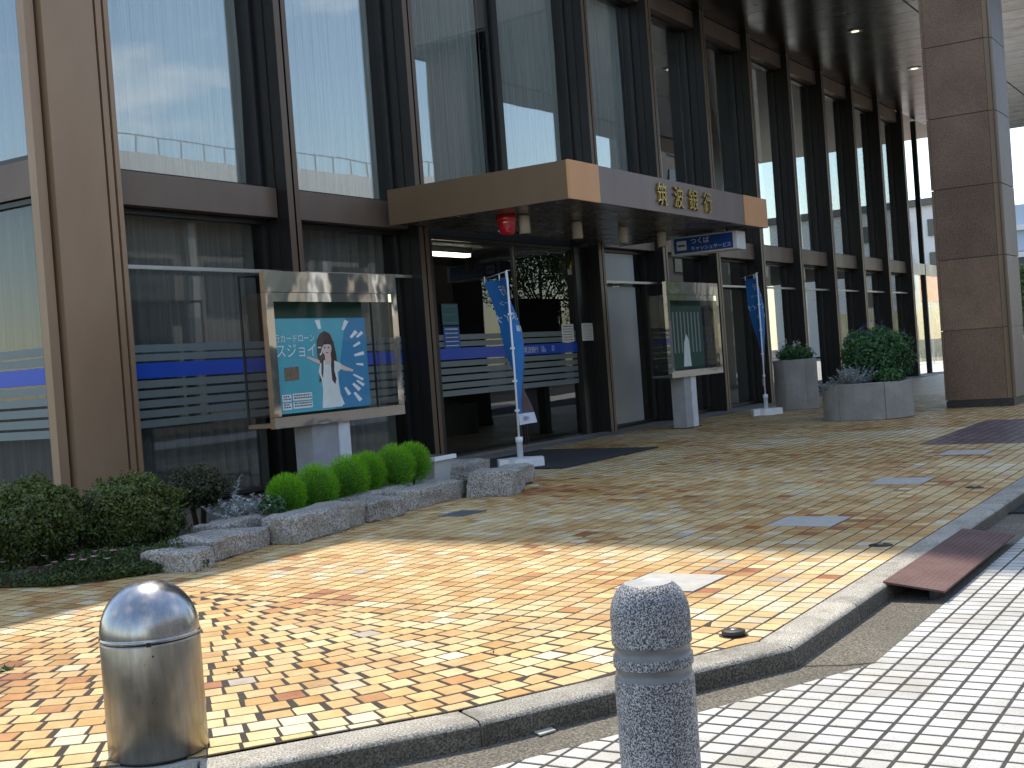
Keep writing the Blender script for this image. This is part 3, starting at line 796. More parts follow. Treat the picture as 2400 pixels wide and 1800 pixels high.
# ---- pleated curtains (hung behind the panes)
def curtain(x0, x1, z0, z1, mat, label, y=10.03, amp=.05, wl=.17, group='pleated curtains behind the windows', axis='x', cut=None):
    n = int((x1 - x0) / wl * 8); b = MB(); vs = []; fs = []
    ph = random.random() * 6
    for i in range(n + 1):
        x = x0 + (x1 - x0) * i / n
        for j in range(4):
            z = z0 + (z1 - z0) * j / 3
            a = amp * (1 + .5 * mnoise.noise(Vector((x * 1.7, j * .4, ph))))
            yy = y + a * math.sin(2 * PI * (x + .03 * mnoise.noise(Vector((x, j * .6, ph)))) / wl + ph) + .02 * mnoise.noise(Vector((x * .9, j, ph)))
            vs.append((x, yy, z) if axis == 'x' else (yy, x, z))
    for i in range(n):
        for j in range(3): fs.append((i * 4 + j, (i + 1) * 4 + j, (i + 1) * 4 + j + 1, i * 4 + j + 1))
    b.add(vs, fs, 0, True)
    return tag(b.build('curtain', mat), label, 'curtain', group)
ordn = ['first', 'second', 'third', 'fourth', 'fifth', 'sixth', 'seventh', 'eighth', 'ninth', 'tenth', 'eleventh', 'twelfth']
for k, (x0, x1) in enumerate(bays[:11]):
    m = 'curtain_grey' if k < 5 else 'curtain_light' if k in (5, 6) else 'curtain_grey'
    f = 1.0 if k < 5 else (.55 if k in (5, 6) else .62 if k % 2 else .0)
    zb = 3.45 if k not in (5, 6) else 3.45
    if f: curtain(x0 + .03, x0 + .03 + (x1 - x0 - .06) * f, zb, HEAD + .1, m, f'grey pleated curtain behind the {ordn[k]} upper window from the corner column')
for k in (0, 1):
    x0, x1 = bays[k]
    curtain(x0 + .03, x1 - .03, .1, 3.1, 'curtain_dark', f'dark grey pleated curtain behind the {ordn[k]} ground floor window from the corner column', y=10.04, amp=.04, wl=.17)
for k, f, m in ((4, .95, 'curtain_light'), (5, .55, 'curtain_light'), (6, .45, 'curtain_light'), (7, .5, 'curtain_grey'), (8, .25, 'curtain_light'), (9, .5, 'curtain_grey'), (10, .3, 'curtain_light')):
    x0, x1 = bays[k]
    curtain(x0 + .03, x0 + .03 + (x1 - x0 - .06) * f, .12, 3.1, m, f'pale blind drawn behind the {ordn[k]} ground floor window from the corner column', amp=.006, wl=.5, group='pale blinds behind the ground floor windows')
curtain(9.72, 14.2, .1, 3.1, 'curtain_deep', 'dark curtain behind the side window left of the corner column', y=7.72, amp=.04, wl=.2, axis='y')
curtain(9.72, 14.2, 3.45, HEAD + .1, 'curtain_deep', 'grey curtain behind the upper side window left of the corner column', y=7.72, amp=.03, wl=.16, axis='y')
# lobby tube light
t = thing('ceiling_light', (14.3, 10.4, 3.0), 'lit fluorescent tube lamp seen through the entrance glass', 'lamp')
MB().box(14.75, 15.98, 10.52, 10.68, 2.985, 3.07).build('housing', 'paper', t); MB().box(14.77, 15.96, 10.54, 10.66, 2.94, 2.984).build('tube', 'tube_light', t)

# ================================================================= FIXED SIGNS AND LAMPS
sg = thing('hanging_sign', (18.2, 7.6, 2.9), 'blue hanging sign box with white lettering under the canopy corner', 'sign')
MB().box(18.02, 18.38, 7.08, 8.16, 2.765, 3.035).build('box', 'sign_cap', sg, .006)
MB().box(18.012, 18.0185, 7.14, 8.11, 2.785, 3.018).build('face', 'sign_blue', sg)
sm = lambda y0, z0: (lambda u, v, w: (18.009 - w, y0 - u, z0 + v))
text_mesh('lettering', 'つくば', .105, sm(7.83, 2.915), 'white_print', sg); text_mesh('lettering', 'キャッシュサービス', .074, sm(7.83, 2.815), 'white_print', sg)
MB().box(18.006, 18.0105, 7.90, 8.06, 2.83, 2.975).build('emblem', 'sign_cap', sg); MB().box(18.003, 18.0055, 7.92, 8.04, 2.885, 2.915).build('emblem_bar', 'sign_blue', sg)
for y in (7.3, 7.95): MB().tube([(18.2, y, 3.03), (18.2, y, 3.10)], .012, 8).build('hanger', 'iron', sg)
for i, x in enumerate((13.37, 14.72, 16.07, 17.35)):
    l = thing('canopy_lamp', (x, 8.0, 2.86), ['beige cylinder lamp under the canopy, nearest the red lamp', 'second beige cylinder lamp under the canopy from the red lamp', 'third beige cylinder lamp under the canopy from the red lamp', 'beige cylinder lamp under the canopy, nearest the blue hanging sign'][i], 'lamp', 'cylinder lamps under the canopy')
    MB().lathe([(.0, 0), (.055, 0), (.068, .004), (.068, .215), (.06, .225)], (x, 8.0, 2.862), 24).build('body', 'lamp_beige', l)
    MB().lathe([(.05, 0), (.05, .004)], (x, 8.0, 2.857), 20, False).build('lens', 'black_frame', l)
rl = thing('red_lamp', (13.2, 8.15, 2.85), 'red domed emergency lamp hanging under the canopy by the entrance', 'lamp')
MB().lathe([(.10, .25), (.125, .24), (.125, .17), (.112, .165), (.112, .16), (.105, .05), (.085, .012), (.0, .0)][::-1], (13.2, 8.15, 2.85), 28).build('lens', 'red_lens', rl)
MB().lathe([(.07, .24), (.07, .252)], (13.2, 8.15, 2.85), 20).build('base', 'red_board', rl)
def sheet_notice(name, x0, x1, z0, z1, mat, label, y=9.728, rows=5, ink='white_print', head=True):
    t = thing(name, ((x0 + x1) / 2, y, z0), label, 'notice')
    MB().box(x0, x1, y - .002, y, z0, z1).build('sheet', mat, t)
    b = MB(); H = z1 - z0; W_ = x1 - x0
    for i in range(rows):
        z = z1 - H * (.12 + .76 * i / max(1, rows - 1)); x = x0 + W_ * .1
        while x < x1 - W_ * .12:
            l = W_ * random.uniform(.04, .10); h = H * (.04 if i else .055)
            b.box(x, min(x + l, x1 - W_ * .1), y - .0042, y - .003, z - h / 2, z + h / 2); x += l + W_ * .02
    b.build('print', ink, t)
sheet_notice('notice', 13.93, 14.31, 1.545, 1.84, 'notice_blue', 'blue notice with white print stuck low on the left entrance glass', rows=5)
sheet_notice('notice', 13.92, 14.31, 1.86, 2.15, 'notice_teal', 'dim teal notice above the blue one on the entrance glass', rows=3, ink='frost_band')
sheet_notice('notice', 17.15, 17.53, 1.555, 1.835, 'paper', 'white notice with dark print, left of the pair by the door edge', rows=6, ink='ink')
sheet_notice('notice', 17.66, 18.03, 1.56, 1.84, 'paper', 'white notice with small print, right of the pair by the door edge', y=9.65, rows=8, ink='plastic_grey')
yt = thing('corner_sticker', (17.5, 9.73, 2.7), 'small yellow and purple sticker high on the entrance glass', 'sticker')
MB().add([(17.52, 9.725, 2.72), (17.70, 9.725, 2.72), (17.70, 9.725, 2.95)], [(0, 1, 2)]).build('triangle', 'yellow', yt)
MB().add([(17.48, 9.727, 2.62), (17.72, 9.727, 2.62), (17.72, 9.727, 2.715), (17.48, 9.727, 2.715)], [(0, 1, 2, 3)]).build('strip', 'plastic_grey', yt)

# ================================================================= SHOWCASES
def showcase(x0, zb, label, post_x):
    Y0, Y1 = 8.20, 8.55; x1 = x0 + 2.04; z0, z1 = zb, zb + 1.5
    t = thing('display_case', (x0 + 1.02, 8.37, gz(x0, 8.3)), label, 'display case', 'steel display cases on posts')
    # polished frame of the front: tall top band in two steps, slim stiles, bottom rail
    b = MB()
    b.box(x0, x1, Y0, Y0 + .06, z1 - .20, z1); b.build('top_band', 'steel_mirror', t, .012)
    MB().box(x0 + .005, x1 - .005, Y0 + .062, Y1, z1 - .03, z1 - .012).build('lid', 'iron', t)
    MB().box(x0 + .005, x1 - .005, Y0 + .062, Y1, z0 + .012, z0 + .05).build('floor', 'steel_mirror', t)
    MB().box(x0 + .03, x1 - .03, Y0 + .02, Y0 + .06, z1 - .29, z1 - .203).build('inner_band', 'steel_mirror', t, .008)
    for sx0, sx1 in ((x0, x0 + .10), (x1 - .10, x1)):
        MB().box(sx0, sx1, Y0, Y0 + .06, z0 + .11, z1 - .203).build('stile', 'steel_mirror', t, .012)
        MB().box(sx0 + .025 if sx0 == x0 else sx0 - .0, sx1 + (.03 if sx0 == x0 else -.02), Y0 + .022, Y0 + .058, z0 + .112, z1 - .295).build('inner_stile', 'steel_mirror', t, .008) if False else None
    MB().box(x0, x1, Y0, Y0 + .06, z0, z0 + .105).build('bottom_rail', 'steel_mirror', t, .012)
    MB().box(x0 + .10, x1 - .10, Y0 + .028, Y0 + .034, z0 + .112, z1 - .295).build('front_glass', 'case_glass', t)
    for xs_ in (x0 + .012, x1 - .018): MB().box(xs_, xs_ + .006, Y0 + .065, Y1 - .03, z0 + .11, z1 - .205).build('side_glass', 'lower_glass', t)
    for xs_ in (x0, x1 - .04): MB().box(xs_, xs_ + .018, Y1 - .02, Y1, z0 + .05, z1 - .03).build('rear_post', 'iron', t)
    MB().box(x0 + .30, x1 - .38, Y1 - .16, Y1 - .14, z0 + .06, z1 - .05).build('backing', 'board_green', t)
    # hollow post
    px0, px1 = post_x; p = MB()
    p.box(px0, px1 - .17, 8.27, 8.50, gz(8, 8.3) - .02, z0 - .001); p.build('post', 'post_grey', t, .004)
    MB().box(px1 - .168, px1, 8.25, 8.50, gz(8, 8.3) - .02, z0 - .001).build('post_face', 'post_white', t, .004)
    MB().box(px0 - .04, px1 + .05, 8.22, 8.53, gz(8, 8.3) - .01, gz(8, 8.3) + .012).build('foot_plate', 'iron', t)
    return t, x0, x1, z0, z1
c1 = showcase(8.87, .815, 'polished steel display case with a blue poster, among the shrubs', (9.46, 10.02))
c2 = showcase(17.81, .87, 'polished steel display case on a post, right of the entrance', (18.38, 18.80))
# printed poster inside the near case
po = thing('poster', (9.7, 8.26, 1.0), 'blue poster of a long haired woman in white, inside the display case', 'poster')
PX0, PX1, PZ0, PZ1, PY = 8.985, 10.42, .945, 1.865, 8.275
MB().box(PX0, PX1, PY, PY + .006, PZ0, PZ1).build('sheet', 'poster_teal', po)
lay = [0]
def pp(u, v, d=0): return (PX0 + u * (PX1 - PX0), PY - .0015 - d, PZ0 + v * (PZ1 - PZ0))
def ppoly(name, pts, mat, d=.001):
    if name in ('hair', 'dress', 'neck', 'face', 'fringe', 'hair_lock', 'eye', 'mouth'): pts = [(.555 + (u - .555) * 1.35, v) for u, v in pts]
    if name == 'arm': pts = [(u + (-.025 if u < .55 else .03), v) for u, v in pts]
    n = len(pts); b = MB(); b.add([pp(u, v, d) for u, v in pts], [tuple(range(n))]); return b.build(name, mat, po)
ppoly('panel', [(.60, .0), (1, 0), (1, 1), (.78, 1)], 'poster_blue', .0005)
rb = MB()
for i in range(44):
    a = 2 * PI * i / 44 + random.uniform(-.04, .04); ca, sa = math.cos(a), math.sin(a) * 1.25
    for r0 in ((.30, .42) if i % 2 else (.36, .52)):
        r0 += random.uniform(-.02, .03); l = random.uniform(.08, .14); wd = random.uniform(.014, .021)
        c0 = (.57 + ca * r0, .52 + sa * r0); c1_ = (.57 + ca * (r0 + l), .52 + sa * (r0 + l)); nx, ny = -sa * wd, ca * wd
        q = [(c0[0] - nx * .6, c0[1] - ny * .6), (c1_[0] - nx, c1_[1] - ny), (c1_[0] + nx, c1_[1] + ny), (c0[0] + nx * .6, c0[1] + ny * .6)]
        if all(.01 < u < .99 and .01 < v < .99 and not (u < .44 and .57 < v < .84) and not (u < .38 and v < .22) and not (.08 < u < .27 and .3 < v < .52) for u, v in q): rb.add([pp(u, v, .001) for u, v in q], [(0, 1, 2, 3)])
rb.build('rays', 'white_print', po)
def blob(cx, cy, rx, ry, n=20): return [(cx + rx * math.cos(2 * PI * i / n), cy + ry * math.sin(2 * PI * i / n)) for i in range(n)]
ppoly('hair', [(.475, .30), (.49, .45), (.475, .62), (.48, .76), (.505, .83), (.545, .86), (.585, .83), (.61, .74), (.625, .60), (.63, .48), (.625, .36), (.615, .28), (.60, .27), (.595, .42), (.53, .42), (.515, .33)], 'hair_brown', .002)
ppoly('arm', [(.36, .575), (.375, .592), (.44, .565), (.49, .545), (.50, .50), (.46, .515)], 'skin', .0022)
ppoly('arm', [(.60, .52), (.65, .50), (.72, .455), (.80, .42), (.79, .395), (.70, .415), (.63, .44)], 'skin', .0022)
ppoly('dress', [(.49, .50), (.525, .54), (.60, .535), (.655, .50), (.66, .44), (.625, .40), (.63, .26), (.645, .02), (.485, .02), (.50, .22), (.495, .33), (.475, .42)], 'dress_white', .0026)
ppoly('neck', [(.53, .49), (.585, .49), (.58, .62), (.535, .62)], 'skin', .003)
ppoly('face', blob(.552, .67, .038, .085), 'skin', .0034)
ppoly('fringe', [(.508, .66), (.51, .75), (.545, .79), (.585, .77), (.598, .68), (.588, .705), (.565, .715), (.53, .71)], 'hair_brown', .0038)
ppoly('hair_lock', [(.575, .47), (.588, .60), (.606, .58), (.60, .42), (.612, .33), (.60, .27), (.578, .32)], 'hair_brown', .0036)
ppoly('hair_lock', [(.495, .40), (.507, .60), (.523, .58), (.515, .44), (.505, .34)], 'hair_brown', .0036)
for u in (.537, .567): ppoly('eye', blob(u, .678, .008, .008, 8), 'ink', .0042)
ppoly('mouth', blob(.552, .622, .013, .008, 8), 'red_board', .0042)
ppoly('photo', [(.10, .34), (.245, .35), (.245, .49), (.10, .48)], 'photo_brown', .002)
pm = lambda u0, v0: (lambda a, b_, w: pp(u0 + a / (PX1 - PX0), v0 + b_ / (PZ1 - PZ0), .003))
text_mesh('lettering', '行カードローン', .085, pm(.02, .755), 'white_print', po); text_mesh('lettering', 'スジョイナ', .15, pm(.03, .60), 'white_print', po)
for (u0, v0, u1, v1) in ((.06, .125, .15, .20), (.165, .13, .36, .205), (.06, .04, .15, .11), (.165, .045, .36, .115)):
    ppoly('caption_box', [(u0, v0), (u1, v0), (u1, v1), (u0, v1)], 'white_print', .0024)
    b = MB()
    for r in range(2):
        x = u0 + .012
        while x < u1 - .02:
            l = random.uniform(.008, .02); b.add([pp(x, v0 + .018 + r * .028, .0034), pp(x + l, v0 + .018 + r * .028, .0034), pp(x + l, v0 + .034 + r * .028, .0034), pp(x, v0 + .034 + r * .028, .0034)], [(0, 1, 2, 3)]); x += l + .006
    b.build('caption_print', 'ink', po)
p2 = thing('poster', (18.6, 8.26, 1.0), 'small pale poster inside the display case right of the entrance', 'poster')
MB().box(17.95, 19.3, 8.285, 8.291, 1.0, 2.0).build('sheet', 'board_green', p2)
rb = MB()
for i in range(9):
    xx = 18.0 + i * .14; rb.add([(xx, 8.282, 1.25), (xx + .05, 8.282, 1.25), (xx + .05, 8.282, 1.9), (xx, 8.282, 1.9)], [(0, 1, 2, 3)])
rb.build('stripes', 'frost_band', p2)
MB().add([(18.45, 8.28, 1.03), (18.75, 8.28, 1.03), (18.70, 8.28, 1.45), (18.62, 8.28, 1.55), (18.52, 8.28, 1.42)], [(0, 1, 2, 3, 4)]).build('figure', 'dress_white', p2)

# ================================================================= BANNER FLAGS
def flag(x, y, htop, label, a_top, a_bot, seed):
    z0 = gz(x, y); t = thing('banner_flag', (x, y, z0), label, 'flag', 'blue banner flags by the entrance')
    # water tank foot: rounded cross
    b = MB(); L, w_ = .27, .105
    pts = [(-L, -w_), (-w_ - .05, -w_ * 1.1), (-w_ * .8, -L * .72), (w_ * .8, -L * .72), (w_ + .05, -w_ * 1.1), (L, -w_), (L, w_), (w_ + .05, w_ * 1.1), (w_ * .8, L * .72), (-w_ * .8, L * .72), (-w_ - .05, w_ * 1.1), (-L, w_)]
    ca, sa = math.cos(-.9), math.sin(-.9)
    b.prism([(x + p * ca - q * sa, y + p * sa + q * ca) for p, q in pts], z0 + .003, z0 + .115); b.build('foot', 'plastic_white', t, .022)
    MB().lathe([(.036, .10), (.036, .30), (.044, .30), (.044, .36), (.03, .365)], (x, y, z0), 20).build('socket', 'plastic_white', t)
    MB().tube([(x, y, z0 + .3), (x + .01, y, z0 + 1.2), (x, y, htop)], .0125, 10).build('pole', 'plastic_white', t)
    fw = Vector((.848, .53, 0)); rt = Vector((.53, -.848, 0))
    H0, H1 = htop - .08, z0 + .50; Wd = .58
    def cloth(u, v, off=0):
        """u 0..1 out from the pole, v 0..1 down"""
        a = a_top + (a_bot - a_top) * (v ** 1.05); d = fw * math.cos(a) + rt * math.sin(a); nrm = Vector((-d.y, d.x, 0))
        wv = .03 * math.sin(v * 9 + seed + u * 3) * u + .018 * math.sin(u * 7 + v * 4 + seed)
        p = Vector((x, y, 0)) + d * (.02 + u * Wd * (1 - .05 * math.sin(v * PI))) + nrm * (wv + off) + rt * (.15 * math.sin(PI * u) * math.sin(PI * min(1, .12 + v)))
        return (p.x, p.y, H0 + (H1 - H0) * v - .03 * u * math.sin(v * 3))
    d0 = fw * math.cos(a_top) + rt * math.sin(a_top); pz = Vector((x, y, htop - .02))
    MB().tube([pz - d0 * .08 + Vector((0, 0, .012)), pz + d0 * (Wd + .12) - Vector((0, 0, .03))], .005, 6).build('arm', 'plastic_grey', t)
    def part(name, v0, v1, u0, u1, mat, off=0, nu=12, nv=40):
        b = MB(); vs = [cloth(u0 + (u1 - u0) * i / nu, v0 + (v1 - v0) * j / nv, off) for j in range(nv + 1) for i in range(nu + 1)]
        fs = [(j * (nu + 1) + i, j * (nu + 1) + i + 1, (j + 1) * (nu + 1) + i + 1, (j + 1) * (nu + 1) + i) for j in range(nv) for i in range(nu)]
        b.add(vs, fs, 0, True); return b.build(name, mat, t)
    cl = part('cloth', .0, .925, 0, 1, 'flag_blue'); part('cloth_foot', .925, 1.0, 0, 1, 'flag_foot', 0, 12, 4)
    for s_ in (-1, 1):
        part('figure', .62, .92, .35, .98, 'flag_figure', .003 * s_, 8, 16)
        for body, u0, v0, sz in (('銀行', .30, .10, .12), ('カードローン', .18, .17, .065), ('スジョイナ', .12, .28, .11), ('最短即日', .2, .36, .08), ('筑波銀行', .3, .975, .06)):
            mat = 'white_print' if v0 < .9 else 'ink'
            def mp_(a, b_, w, u0=u0, v0=v0, s_=s_): return cloth(min(1, u0 + a / Wd), v0 - b_ / (H0 - H1), .004 * s_)
            o = text_mesh('lettering', body, sz, mp_, mat, t)
    for v in (.25, .48, .70, .90):
        c = cloth(0.02, v); MB().box(x - .018, x + .03, y - .018, y + .02, c[2] - .012, c[2] + .012).build('clip', 'plastic_white', t)
    for u in (.02, .5, .97):
        c = Vector(cloth(u, 0)); MB().tube([c + Vector((0, 0, -.02)), c + Vector((0, 0, .06))], .007, 6).build('loop', 'plastic_white', t)
flag(12.55, 7.80, 2.37, 'twisted blue banner flag on a white pole left of the doormat', R(-27), R(20), 0)
flag(21.25, 8.02, 2.57, 'narrow blue banner flag on a white pole beside the tall planter', R(-12), R(12), 2)

# ---- door mat
mt = MB(); mt.box(12.35, 14.88, 7.12, 8.92, .045, .058); mo = mt.build('door_mat', 'mat_black', None, .004); mo.rotation_euler = (0, 0, 0)
tag(mo, 'flat black rubber mat before the glass entrance', 'mat')
mb_ = mo.data
for v in mb_.vertices: v.co.z = gz(v.co.x, v.co.y) + (.004 if v.co.z < .05 else .015)

# ================================================================= STONES AROUND THE BED
def stone(x, y, lx, ly, lz, ang, label, zb=0.0, seed=0, tilt=0):
    bm = bmesh.new(); bmesh.ops.create_cube(bm, size=1)
    bmesh.ops.subdivide_edges(bm, edges=bm.edges[:], cuts=7, use_grid_fill=True)
    for v in bm.verts:
        p = v.co.copy()
        # chamfer the block a little and roughen it
        for ax, ln in ((0, lx), (1, ly), (2, lz)):
            pass
        q = Vector((p.x * lx, p.y * ly, p.z * lz))
        e = sum(1 for k in range(3) if abs(p[k]) > .49)
        if e >= 2: q -= Vector((math.copysign(.009, p.x) if abs(p.x) > .49 else 0, math.copysign(.009, p.y) if abs(p.y) > .49 else 0, math.copysign(.012, p.z) if abs(p.z) > .49 else 0))
        nv = Vector((q.x * 4.2 + seed * 7.7, q.y * 4.2, q.z * 4.2))
        q += Vector((mnoise.noise(nv), mnoise.noise(nv + Vector((9, 3, 1))), mnoise.noise(nv + Vector((2, 8, 5))))) * .024
        nv2 = nv * 4
        q += Vector((mnoise.noise(nv2), mnoise.noise(nv2 + Vector((9, 3, 1))), mnoise.noise(nv2 + Vector((2, 8, 5))))) * .011
        v.co = q
    me = bpy.data.meshes.new('edging_stone'); bm.to_mesh(me); bm.free(); me.materials.append(M['granite_block'])
    for p in me.polygons: p.use_smooth = False
    o = bpy.data.objects.new('edging_stone', me); COL.objects.link(o)
    o.location = (x, y, gz(x, y) + zb + lz / 2 - .015); o.rotation_euler = (tilt, tilt * .6, ang)
    return tag(o, label, 'stone', 'rough granite stones edging the bed')
stone(6.02, 6.55, .30, .42, .15, R(14), 'smallest squarish granite block at the near left end of the stone row', seed=1)
stone(5.62, 6.86, .36, .22, .05, R(-28), 'thin flat stone lying at the edge of the flower patch', seed=2)
stone(6.60, 6.72, .76, .40, .175, R(12), 'long granite block second in the row, behind the small one', seed=3, tilt=.02)
stone(7.02, 7.02, .62, .30, .215, R(6), 'flat topped stone behind the second block, below the silver plant', seed=4)
stone(7.58, 6.66, 1.06, .34, .22, R(10), 'longest granite block in front of the bright green balls', seed=5)
stone(8.42, 6.75, .56, .32, .19, R(3), 'short granite block right of the longest one', seed=6)
stone(8.75, 6.98, .95, .20, .22, R(6), 'low stone behind the green balls, near the middle of the row', seed=7)
stone(9.30, 6.88, 1.10, .28, .20, R(4), 'granite block in front of the grey trough', seed=8)
stone(10.10, 6.58, .52, .46, .25, R(20), 'dark faced granite block standing out at the corner of the row', seed=9)
stone(10.60, 6.80, .78, .34, .22, R(8), 'granite block at the far end, in front of the flag foot', seed=10)
stone(10.5, 7.5, 1.3, .5, .27, R(4), 'wide flat stone behind the row, left of the flag foot', seed=11)

# ================================================================= PLANTS
def leaves(b, pts, nrm, size, asp=1.8, jitter=.8, up=0):
    for p, n in zip(pts, nrm):
        d = Vector((random.gauss(0, jitter), random.gauss(0, jitter), random.gauss(0, jitter))) + Vector(n) + Vector((0, 0, up))
        d.normalize(); s = d.orthogonal().normalized(); s = (Matrix.Rotation(random.random() * 6.28, 3, d) @ s)
        t = d.cross(s).normalized(); k = size * random.uniform(.6, 1.3); p = Vector(p)
        tip = s * k * asp; sd_ = t * k * .5
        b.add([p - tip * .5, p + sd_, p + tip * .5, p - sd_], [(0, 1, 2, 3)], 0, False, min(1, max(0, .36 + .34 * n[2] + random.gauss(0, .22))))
def ellip_pts(n, c, r, lo=.7, lump=.12, seed=0, zmin=-1):
    P_, N_ = [], []
    while len(P_) < n:
        d = Vector((random.gauss(0, 1), random.gauss(0, 1), random.gauss(0, 1))).normalized()
        if d.z < zmin: continue
        k = (lo + (1 - lo) * random.random() ** .5) * (1 + lump * mnoise.noise(d * 2.6 + Vector((seed, 0, 0))) + lump * .5 * mnoise.noise(d * 6 + Vector((seed, 4, 0))))
        P_.append((c[0] + d.x * r[0] * k, c[1] + d.y * r[1] * k, c[2] + d.z * r[2] * k)); N_.append(d)
    return P_, N_
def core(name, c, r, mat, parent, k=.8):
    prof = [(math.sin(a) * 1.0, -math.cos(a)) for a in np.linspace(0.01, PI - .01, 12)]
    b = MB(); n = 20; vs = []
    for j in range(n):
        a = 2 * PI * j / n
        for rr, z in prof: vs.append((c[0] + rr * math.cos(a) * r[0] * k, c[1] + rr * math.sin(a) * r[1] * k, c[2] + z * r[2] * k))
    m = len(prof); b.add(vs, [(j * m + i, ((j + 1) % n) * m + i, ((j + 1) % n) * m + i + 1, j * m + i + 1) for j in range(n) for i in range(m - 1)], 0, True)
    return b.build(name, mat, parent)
def kochia(x, y, r, rz, zc, label, seed):
    z0 = gz(x, y) + .08; c = (x, y, zc)
    r *= .95; rz *= .97
    t = thing('summer_cypress', (x, y, z0 - .02), label, 'plant', 'round bright green plants in a row')
    b = MB()
    for _ in range(7500):
        d = Vector((random.gauss(0, 1), random.gauss(0, 1), random.gauss(0, 1))).normalized()
        k = random.uniform(.62, .98) * (1 + .07 * mnoise.noise(d * 3.5 + Vector((seed, 0, 0)))); p = Vector((c[0] + d.x * r * k, c[1] + d.y * r * k, c[2] + d.z * rz * k))
        e = (d + Vector((0, 0, .35)) + Vector((random.gauss(0, .3), random.gauss(0, .3), random.gauss(0, .3)))).normalized()
        s_ = e.cross(Vector((random.gauss(0, 1), random.gauss(0, 1), random.gauss(0, 1)))).normalized() * random.uniform(.0016, .0028); l = random.uniform(.018, .036)
        b.add([p - s_, p + s_, p + e * l], [(0, 1, 2)], 0, False, min(1, max(0, .5 + .3 * d.z + random.gauss(0, .2))))
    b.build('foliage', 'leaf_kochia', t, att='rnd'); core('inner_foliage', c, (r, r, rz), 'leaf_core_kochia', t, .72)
    MB().tube([(x, y, z0 - .05), (x, y, c[2])], .012, 6).build('stem', 'bark', t)
KO_ = [(7.66, 7.02, .172, .185, .335), (8.05, 7.04, .205, .225, .345), (8.50, 7.06, .205, .220, .375), (8.84, 7.12, .185, .205, .385), (9.20, 7.08, .205, .225, .40), (9.50, 7.10, .190, .205, .41)]
kl = ['smallest round bright green plant at the near left end of its row', 'second round bright green plant from the left end of its row', 'third round bright green plant from the left end of its row', 'fourth round bright green plant from the left end of its row', 'fifth round bright green plant from the left end of its row', 'round bright green plant beside the grey trough']
for i, k in enumerate(KO_): kochia(*k, kl[i], i * 3.3)
def shrub(x, y, zc, r, label, n, mat, size, seed, stem=False, lo=.72):
    t = thing('box_shrub', (x, y, gz(x, y) + .08), label, 'shrub')
    b = MB(); P_, N_ = ellip_pts(n, (x, y, zc), r, lo, .26, seed, -.9); leaves(b, P_, N_, size, 1.7, .7, .25)
    for _ in range(70):
        d = Vector((random.gauss(0, 1), random.gauss(0, 1), abs(random.gauss(.3, .7)))).normalized(); L_ = random.uniform(.02, .085)
        for q in range(7):
            k = .98 + L_ / r[0] * q / 6
            leaves(b, [(x + d.x * r[0] * k + random.gauss(0, .006), y + d.y * r[1] * k + random.gauss(0, .006), zc + d.z * r[2] * k + .01 * q / 6)], [d], size * .9, 1.8, .8, .3)
    b.build('foliage', mat, t, att='rnd')
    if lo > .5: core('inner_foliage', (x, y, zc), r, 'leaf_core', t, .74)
    s = MB()
    for i in range(4):
        a = i * 1.7 + seed; s.tube([(x + .02 * math.cos(a), y + .02 * math.sin(a), gz(x, y) + .03), (x + .07 * math.cos(a), y + .07 * math.sin(a), zc - r[2] * .5), (x + .14 * math.cos(a), y + .14 * math.sin(a), zc + r[2] * .2)], [.018, .014, .008], 6)
    s.build('stem', 'bark', t)
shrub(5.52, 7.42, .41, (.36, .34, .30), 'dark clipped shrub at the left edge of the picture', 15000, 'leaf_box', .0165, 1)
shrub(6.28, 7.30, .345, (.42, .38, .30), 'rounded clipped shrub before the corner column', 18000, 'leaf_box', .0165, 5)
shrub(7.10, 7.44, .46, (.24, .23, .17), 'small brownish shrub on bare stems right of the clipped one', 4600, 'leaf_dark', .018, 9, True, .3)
# silver leaved plants
def silver(name, x, y, z0, r, h, n, label, group=None, tall=0):
    t = thing(name, (x, y, z0), label, 'plant', group); b = MB(); s = MB()
    for i in range(n):
        a = random.random() * 6.28; k = random.random() ** .6; bx_, by_ = x + math.cos(a) * r * k * .5, y + math.sin(a) * r * k * .5
        hh = h * random.uniform(.45, 1) * (1 - .3 * k) + (tall if i < 2 and tall else 0); tx, ty = x + math.cos(a) * r * k * 1.2, y + math.sin(a) * r * k * 1.2
        if i < 2 and tall: tx, ty = x + .03 * i, y
        s.tube([(bx_, by_, z0), ((bx_ + tx) / 2, (by_ + ty) / 2, z0 + hh * .6), (tx, ty, z0 + hh)], .0035, 5)
        m = 16
        for j in range(m):
            f = (j + 1) / m; p = Vector((bx_ + (tx - bx_) * f, by_ + (ty - by_) * f, z0 + hh * f))
            aa = j * 2.4 + i; d = Vector((math.cos(aa), math.sin(aa), .55)).normalized(); sd_ = d.cross(Vector((0, 0, 1))).normalized(); l = random.uniform(.03, .06) * (1.15 - .4 * f)
            for o_ in (-.5, 0, .5):                              # lobed leaf: three narrow fingers
                dd = (d + sd_ * o_).normalized(); ss = dd.cross(Vector((0, 0, 1))).normalized() * .0045
                b.add([p, p + dd * l * .6 + ss, p + dd * l, p + dd * l * .6 - ss], [(0, 1, 2, 3)], 0, False, random.random())
    b.build('foliage', 'leaf_silver', t, att='rnd'); s.build('stem', 'leaf_silver', t, att='rnd')
silver('silver_ragwort', 7.22, 7.12, gz(7, 7) + .14, .27, .24, 70, 'silvery felted plant between the dark shrub and the green balls', tall=.20)
